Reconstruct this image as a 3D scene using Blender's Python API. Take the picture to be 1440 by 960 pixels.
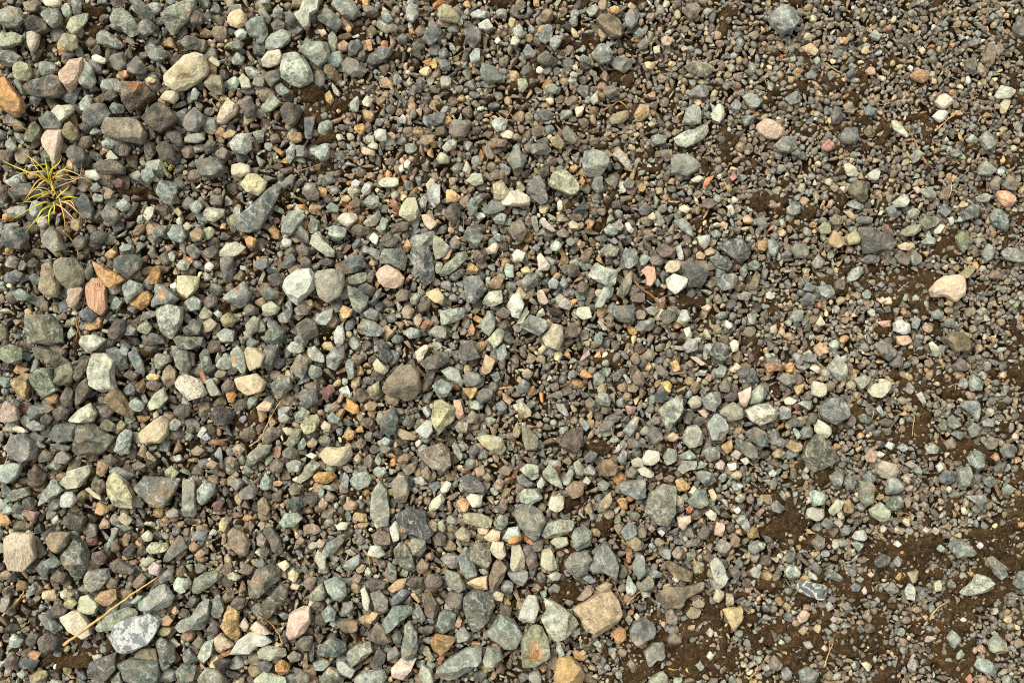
import bpy, bmesh, math, random, colorsys
import numpy as np
from mathutils import Vector

# ------------------------------------------------------------------ set-up
for ob in list(bpy.data.objects):
    bpy.data.objects.remove(ob, do_unlink=True)
SC = bpy.context.scene
COL = SC.collection

CAM_H = 1.60                       # eye height over the ground; 1 photo pixel = 1 mm there
cd = bpy.data.cameras.new("camera")
cam = bpy.data.objects.new("camera", cd)
COL.objects.link(cam)
cam.location = (0, 0, CAM_H)
cam.rotation_euler = (0, 0, 0)     # straight down
cd.sensor_width = 36.0
cd.lens = 36.0 * CAM_H / 1.44
cd.clip_start = 0.01
cd.clip_end = 500
SC.camera = cam

SUN_EL, SUN_AZ = math.radians(56), math.radians(-45)      # light from the upper left of the picture
world = bpy.data.worlds.new("World")
SC.world = world
world.use_nodes = True
nt = world.node_tree
nt.nodes.clear()
sky = nt.nodes.new("ShaderNodeTexSky")
sky.sky_type = 'NISHITA'
sky.sun_disc = False
sky.sun_elevation = SUN_EL
sky.sun_rotation = SUN_AZ
sky.dust_density = 4.0
hs = nt.nodes.new("ShaderNodeHueSaturation")
hs.inputs["Saturation"].default_value = 0.06               # thin even cloud: a nearly white sky
bg = nt.nodes.new("ShaderNodeBackground")
bg.inputs["Strength"].default_value = 0.130
wo = nt.nodes.new("ShaderNodeOutputWorld")
nt.links.new(sky.outputs[0], hs.inputs["Color"])
nt.links.new(hs.outputs[0], bg.inputs["Color"])
nt.links.new(bg.outputs[0], wo.inputs["Surface"])

ld = bpy.data.lights.new("sun", 'SUN')
ld.energy = 1.25
ld.angle = math.radians(26)
ld.color = (1.0, 0.92, 0.78)
sun = bpy.data.objects.new("sun", ld)
COL.objects.link(sun)
sd = Vector((math.sin(SUN_AZ) * math.cos(SUN_EL), math.cos(SUN_AZ) * math.cos(SUN_EL), math.sin(SUN_EL)))
sun.rotation_euler = (-sd).to_track_quat('-Z', 'Y').to_euler()
sun.location = sd * 5

SC.view_settings.view_transform = 'Standard'
SC.view_settings.look = 'None'
SC.view_settings.gamma = 1.0
SC.view_settings.exposure = 0.77
SC.view_settings.use_curve_mapping = False
SC.cycles.max_bounces = 5
SC.cycles.diffuse_bounces = 3
SC.cycles.glossy_bounces = 2
SC.cycles.use_denoising = False
SC.cycles.pixel_filter_type = 'BLACKMAN_HARRIS'
SC.cycles.filter_width = 1.05

RNG = np.random.default_rng(7)
random.seed(7)

# ------------------------------------------------------------------ helpers
def lin(hexs):
    out = []
    for i in (0, 2, 4):
        c = int(hexs[i:i + 2], 16) / 255.0
        out.append(c / 12.92 if c <= 0.04045 else ((c + 0.055) / 1.055) ** 2.4)
    return np.array(out)

_H = np.random.default_rng(99).random(65536).astype(np.float32)

def vnoise(p):
    """smooth value noise on an (n,3) array, 0..1"""
    i = np.floor(p).astype(np.int64)
    f = p - i
    f = f * f * (3 - 2 * f)
    r = 0
    for dx in (0, 1):
        wx = f[:, 0] if dx else 1 - f[:, 0]
        for dy in (0, 1):
            wy = f[:, 1] if dy else 1 - f[:, 1]
            for dz in (0, 1):
                wz = f[:, 2] if dz else 1 - f[:, 2]
                h = ((i[:, 0] + dx) * 73856093 ^ (i[:, 1] + dy) * 19349663 ^ (i[:, 2] + dz) * 83492791) & 65535
                r = r + wx * wy * wz * _H[h]
    return r

def fbm(p, octs=3):
    a, s, t = 0.5, 0.0, 0.0
    for k in range(octs):
        s = s + a * vnoise(p * (2 ** k) + 17.3 * k)
        t += a
        a *= 0.5
    return s / t - 0.5

def ico(sub):
    bm = bmesh.new()
    bmesh.ops.create_icosphere(bm, subdivisions=sub, radius=1.0)
    bm.verts.ensure_lookup_table()
    v = np.array([x.co[:] for x in bm.verts])
    f = np.array([[q.index for q in x.verts] for x in bm.faces], dtype=np.int32)
    bm.free()
    return v, f
ICO = {k: ico(k) for k in (1, 2, 3, 4, 5)}

def mesh_from(name, v, f, col=None, rnd=None, smooth=True, mats=(), mat_idx=None):
    me = bpy.data.meshes.new(name)
    n, m, k = len(v), len(f), f.shape[1]
    me.vertices.add(n)
    me.vertices.foreach_set("co", np.ascontiguousarray(v, dtype=np.float32).ravel())
    me.loops.add(m * k)
    me.loops.foreach_set("vertex_index", np.ascontiguousarray(f, dtype=np.int32).ravel())
    me.polygons.add(m)
    me.polygons.foreach_set("loop_start", np.arange(0, m * k, k, dtype=np.int32))
    if isinstance(smooth, np.ndarray):
        me.polygons.foreach_set("use_smooth", smooth)
    else:
        me.polygons.foreach_set("use_smooth", np.full(m, bool(smooth)))
    for mt in mats:
        me.materials.append(mt)
    if mat_idx is not None:
        me.polygons.foreach_set("material_index", np.asarray(mat_idx, dtype=np.int32))
    if col is not None:
        a = me.attributes.new("col", 'FLOAT_COLOR', 'POINT')
        c4 = np.ones((n, 4), dtype=np.float32)
        c4[:, :3] = col
        a.data.foreach_set("color", c4.ravel())
    if rnd is not None:
        a = me.attributes.new("rnd", 'FLOAT', 'POINT')
        a.data.foreach_set("value", np.ascontiguousarray(np.broadcast_to(rnd, (n,)), dtype=np.float32))
    me.update(calc_edges=True)
    return me

def tag(o, label=None, cat=None, group=None, kind=None):
    if label: o["label"] = label
    if cat: o["category"] = cat
    if group: o["group"] = group
    if kind: o["kind"] = kind
    return o

def link(name, me, parent=None, loc=(0, 0, 0)):
    o = bpy.data.objects.new(name, me)
    COL.objects.link(o)
    o.location = loc
    if parent: o.parent = parent
    return o

# ------------------------------------------------------------------ materials
class NT:
    def __init__(self, m):
        m.use_nodes = True
        self.t = m.node_tree
        self.t.nodes.clear()
    def n(self, typ, **kw):
        x = self.t.nodes.new(typ)
        for k, v in kw.items():
            setattr(x, k, v)
        return x
    def l(self, a, b):
        self.t.links.new(a, b)
    def noise(self, vec, scale, detail=3, rough=0.55):
        x = self.n("ShaderNodeTexNoise")
        x.inputs["Scale"].default_value = scale
        x.inputs["Detail"].default_value = detail
        x.inputs["Roughness"].default_value = rough
        self.l(vec, x.inputs["Vector"])
        return x.outputs["Fac"]
    def ramp(self, fac, lo, hi, a=0.0, b=1.0):
        x = self.n("ShaderNodeMapRange")
        x.inputs[1].default_value = lo; x.inputs[2].default_value = hi
        x.inputs[3].default_value = a; x.inputs[4].default_value = b
        self.l(fac, x.inputs[0])
        return x.outputs[0]
    def math(self, op, a, b):
        x = self.n("ShaderNodeMath", operation=op)
        for s, v in ((x.inputs[0], a), (x.inputs[1], b)):
            if isinstance(v, (int, float)): s.default_value = v
            else: self.l(v, s)
        return x.outputs[0]
    def mix(self, fac, a, b, mode='MIX'):
        x = self.n("ShaderNodeMix", data_type='RGBA', blend_type=mode)
        if isinstance(fac, (int, float)): x.inputs[0].default_value = fac
        else: self.l(fac, x.inputs[0])
        for s, v in ((x.inputs[6], a), (x.inputs[7], b)):
            if isinstance(v, (tuple, list)): s.default_value = (*v[:3], 1)
            else: self.l(v, s)
        return x.outputs[2]

# kind: (mottle, grain, dark specks, light specks, dust, veins, bump, roughness)
KINDS = {
    's': (0.78, 0.38, 0.26, 0.12, 0.30, 0.55, 0.38, 0.78),
    'd': (0.60, 0.32, 0.15, 0.10, 0.34, 0.30, 0.32, 0.74),
    'b': (0.55, 0.45, 0.40, 0.12, 0.42, 0.00, 0.55, 0.88),
    'q': (0.34, 0.24, 0.26, 0.05, 0.30, 0.20, 0.36, 0.66),
    'r': (0.85, 0.42, 0.40, 0.10, 0.26, 0.15, 0.50, 0.74),
    'p': (0.62, 0.42, 0.34, 0.20, 0.30, 0.00, 0.42, 0.78),
    't': (0.66, 0.36, 0.26, 0.08, 0.38, 0.15, 0.42, 0.84),
    'v': (0.85, 0.42, 0.60, 0.30, 0.24, 0.60, 0.42, 0.78),
    'm': (0.30, 0.30, 0.20, 0.10, 0.10, 0.00, 0.36, 0.70),
    'z': (0.45, 0.30, 0.55, 0.10, 0.20, 0.00, 0.40, 0.78),
    'y': (0.45, 0.30, 0.15, 0.05, 0.20, 1.00, 0.28, 0.70),
    'w': (0.60, 0.40, 0.30, 0.10, 0.20, 0.00, 0.60, 0.80),
}
KNAME = dict(s="greenstone", d="slate", b="lava_stone", q="pale_quartz", r="rusty_stone", p="pink_granite",
             t="brown_sandstone", v="speckled_stone", w="wood_grained_stone",
             m="marbled_stone", z="striped_stone", y="veined_stone")

def stone_mat(k):
    mott, grain, dsp, lsp, dust, vein, bump, rough = KINDS[k]
    m = bpy.data.materials.new(KNAME[k])
    g = NT(m)
    tc = g.n("ShaderNodeTexCoord")
    rn = g.n("ShaderNodeAttribute", attribute_name="rnd")
    ca = g.n("ShaderNodeAttribute", attribute_name="col")
    sc = g.n("ShaderNodeVectorMath", operation='SCALE')
    sc.inputs[0].default_value = (1.7, 2.9, 0.8)
    g.l(rn.outputs["Fac"], sc.inputs["Scale"])
    ad = g.n("ShaderNodeVectorMath", operation='ADD')
    g.l(tc.outputs["Object"], ad.inputs[0]); g.l(sc.outputs[0], ad.inputs[1])
    vec = ad.outputs[0]
    if k in 'wz':
        st = g.n("ShaderNodeMapping")
        st.inputs["Scale"].default_value = (3.2, 0.25, 3.2)
        st.inputs["Rotation"].default_value = (0, 0, math.radians(-18) if k == 'w' else math.radians(78))
        g.l(vec, st.inputs["Vector"]); vec = st.outputs[0]
    n1 = g.noise(vec, 75, 5, 0.6)
    n2 = g.noise(vec, 210, 4, 0.65)
    n3 = g.noise(vec, 560, 2, 0.6)
    n4 = g.noise(vec, 150, 3, 0.55)
    n5 = g.noise(vec, 38, 6, 0.68)
    geo = g.n("ShaderNodeNewGeometry")
    val = g.math('ADD', g.math('MULTIPLY', g.math('SUBTRACT', n1, 0.5), 2.2 * mott),
                 g.math('MULTIPLY', g.math('SUBTRACT', n2, 0.5), 2.6 * grain))
    val = g.math('ADD', val, g.math('MULTIPLY', g.math('SUBTRACT', n3, 0.5), 1.1 * grain))
    val = g.math('ADD', val, g.math('MULTIPLY', g.math('SUBTRACT', n5, 0.5), 1.6 * mott))
    val = g.math('ADD', val, 1.0)
    cc = g.n("ShaderNodeCombineColor")
    for i in range(3): g.l(val, cc.inputs[i])
    c = g.mix(1.0, ca.outputs["Color"], cc.outputs[0], 'MULTIPLY')
    # blotches: paler and darker mineral
    nb = g.noise(vec, 80, 5, 0.7)
    ra = g.math('FRACT', g.math('MULTIPLY', rn.outputs["Fac"], 7.31), 0.0)
    mk = g.math('MULTIPLY', g.ramp(ra, 0.0, 1.0, 0.35, 1.25), mott)
    if k in 'sdvtr':
        ly = g.n("ShaderNodeMapping"); ly.inputs["Scale"].default_value = (1.0, 0.22, 1.0)
        rc = g.n("ShaderNodeCombineXYZ"); g.l(g.math('MULTIPLY', rn.outputs["Fac"], 2.9), rc.inputs["Z"])
        g.l(vec, ly.inputs["Vector"]); g.l(rc.outputs[0], ly.inputs["Rotation"])
        nl = g.noise(ly.outputs[0], 210, 3, 0.6)
        rb = g.math('FRACT', g.math('MULTIPLY', rn.outputs["Fac"], 3.17), 0.0)
        lb = g.ramp(rb, 0.45, 0.85, 0.0, 1.0)
        c = g.mix(g.math('MULTIPLY', g.ramp(nl, 0.50, 0.60), g.math('MULTIPLY', lb, 0.75)), c, g.mix(1.0, c, (0.52, 0.54, 0.50), 'MULTIPLY'))
        c = g.mix(g.math('MULTIPLY', g.ramp(nl, 0.42, 0.34), g.math('MULTIPLY', lb, 0.6)), c, g.mix(1.0, c, (1.5, 1.48, 1.32), 'MULTIPLY'))
        # a few stones carry rust
        rs_ = g.math('GREATER_THAN', g.math('FRACT', g.math('MULTIPLY', rn.outputs["Fac"], 11.7), 0.0), 0.82)
        c = g.mix(g.math('MULTIPLY', g.math('MULTIPLY', g.ramp(n5, 0.54, 0.64), rs_), 0.55), c, (0.30, 0.165, 0.06))
    c = g.mix(g.math('MULTIPLY', g.ramp(nb, 0.53, 0.60), mk), c, g.mix(1.0, c, (1.75, 1.72, 1.55), 'MULTIPLY'))
    c = g.mix(g.math('MULTIPLY', g.ramp(nb, 0.46, 0.39), mk), c, g.mix(1.0, c, (0.50, 0.50, 0.47), 'MULTIPLY'))
    if k == 'm':
        c = g.mix(g.math('MULTIPLY', g.ramp(nb, 0.49, 0.54), 0.85), c, (0.10, 0.115, 0.125))
    # worn pale edges
    c = g.mix(g.math('MULTIPLY', g.ramp(geo.outputs["Pointiness"], 0.53, 0.62), g.ramp(n2, 0.35, 0.6, 0.15, 0.55)), c, g.mix(0.55, c, (0.55, 0.52, 0.43)))
    # dust lodged on the stone
    df = g.math('MULTIPLY', g.ramp(n5, 0.46, 0.62), min(1.0, dust * 1.35))
    c = g.mix(df, c, (0.30, 0.235, 0.15))
    # dark and light mineral grains
    c = g.mix(g.math('MULTIPLY', g.ramp(n4, 0.56, 0.66), dsp), c, (0.028, 0.027, 0.022))
    c = g.mix(g.math('MULTIPLY', g.ramp(n3, 0.60, 0.70), lsp), c, (0.62, 0.58, 0.48))
    if vein:
        wv = g.n("ShaderNodeTexWave", wave_type='BANDS', bands_direction='DIAGONAL')
        wv.inputs["Scale"].default_value = 36
        wv.inputs["Distortion"].default_value = 9
        wv.inputs["Detail"].default_value = 3
        wv.inputs["Detail Scale"].default_value = 2.0
        g.l(vec, wv.inputs["Vector"])
        c = g.mix(g.math('MULTIPLY', g.math('MULTIPLY', g.ramp(wv.outputs["Fac"], 0.80, 1.0), 1.0 if k == 'y' else g.ramp(n1, 0.42, 0.58)), vein), c, (0.52, 0.53, 0.45))
    bs = g.n("ShaderNodeBsdfPrincipled")
    g.l(c, bs.inputs["Base Color"])
    g.l(g.ramp(n2, 0.3, 0.7, rough - 0.1, rough + 0.12), bs.inputs["Roughness"])
    bs.inputs["Specular IOR Level"].default_value = 0.35
    h = g.math('ADD', g.math('MULTIPLY', n2, 1.0), g.math('MULTIPLY', n3, 0.45))
    h = g.math('ADD', h, g.math('MULTIPLY', n1, 1.2))
    if k in 'bv':
        vo = g.n("ShaderNodeTexVoronoi"); vo.inputs["Scale"].default_value = 330 if k == 'b' else 260
        g.l(vec, vo.inputs["Vector"])
        h = g.math('ADD', h, g.math('MULTIPLY', g.ramp(vo.outputs["Distance"], 0.0, 0.42), 0.6 if k == 'b' else 0.4))
    # fractured faces
    wd = g.n("ShaderNodeVectorMath", operation='SCALE'); wd.inputs["Scale"].default_value = 0.010
    nc = g.n("ShaderNodeTexNoise"); nc.inputs["Scale"].default_value = 60; nc.inputs["Detail"].default_value = 3
    g.l(vec, nc.inputs["Vector"]); g.l(nc.outputs["Color"], wd.inputs[0])
    wa = g.n("ShaderNodeVectorMath", operation='ADD'); g.l(vec, wa.inputs[0]); g.l(wd.outputs[0], wa.inputs[1])
    for sc_, am_ in ((85, 1.5), (230, 0.7)):
        vf = g.n("ShaderNodeTexVoronoi"); vf.inputs["Scale"].default_value = sc_
        g.l(wa.outputs[0], vf.inputs["Vector"])
        h = g.math('ADD', h, g.math('MULTIPLY', vf.outputs["Distance"], am_))
    bp = g.n("ShaderNodeBump")
    bp.inputs["Strength"].default_value = min(1.0, bump)
    bp.inputs["Distance"].default_value = 0.0065
    g.l(h, bp.inputs["Height"])
    g.l(bp.outputs[0], bs.inputs["Normal"])
    o = g.n("ShaderNodeOutputMaterial")
    g.l(bs.outputs[0], o.inputs["Surface"])
    return m
MAT = {k: stone_mat(k) for k in KINDS}
KIDX = {k: i for i, k in enumerate(KINDS)}

def soil_mat():
    m = bpy.data.materials.new("brown_soil")
    g = NT(m)
    tc = g.n("ShaderNodeTexCoord")
    v = tc.outputs["Object"]
    n1 = g.noise(v, 22, 6, 0.68); n2 = g.noise(v, 130, 6, 0.75); n3 = g.noise(v, 420, 4, 0.7)
    c = g.mix(g.ramp(n1, 0.35, 0.65), (0.027, 0.015, 0.006), (0.070, 0.041, 0.015))
    c = g.mix(g.ramp(n2, 0.50, 0.66), c, (0.125, 0.076, 0.029))
    c = g.mix(g.ramp(n3, 0.58, 0.68), c, (0.20, 0.14, 0.075))
    c = g.mix(g.ramp(n3, 0.42, 0.32), c, (0.010, 0.007, 0.004))
    bs = g.n("ShaderNodeBsdfPrincipled")
    g.l(c, bs.inputs["Base Color"])
    bs.inputs["Roughness"].default_value = 0.95
    bs.inputs["Specular IOR Level"].default_value = 0.15
    bp = g.n("ShaderNodeBump"); bp.inputs["Strength"].default_value = 1.0; bp.inputs["Distance"].default_value = 0.004
    g.l(g.math('ADD', n2, g.math('MULTIPLY', n3, 0.5)), bp.inputs["Height"])
    g.l(bp.outputs[0], bs.inputs["Normal"])
    o = g.n("ShaderNodeOutputMaterial"); g.l(bs.outputs[0], o.inputs["Surface"])
    return m

def plain_mat(name, c1, c2, scale=60, rough=0.7, trans=0.0):
    m = bpy.data.materials.new(name)
    g = NT(m)
    tc = g.n("ShaderNodeTexCoord")
    n1 = g.noise(tc.outputs["Object"], scale, 4, 0.6)
    c = g.mix(g.ramp(n1, 0.35, 0.65), tuple(lin(c1)), tuple(lin(c2)))
    bs = g.n("ShaderNodeBsdfPrincipled")
    g.l(c, bs.inputs["Base Color"])
    bs.inputs["Roughness"].default_value = rough
    o = g.n("ShaderNodeOutputMaterial"); g.l(bs.outputs[0], o.inputs["Surface"])
    return m

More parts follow.
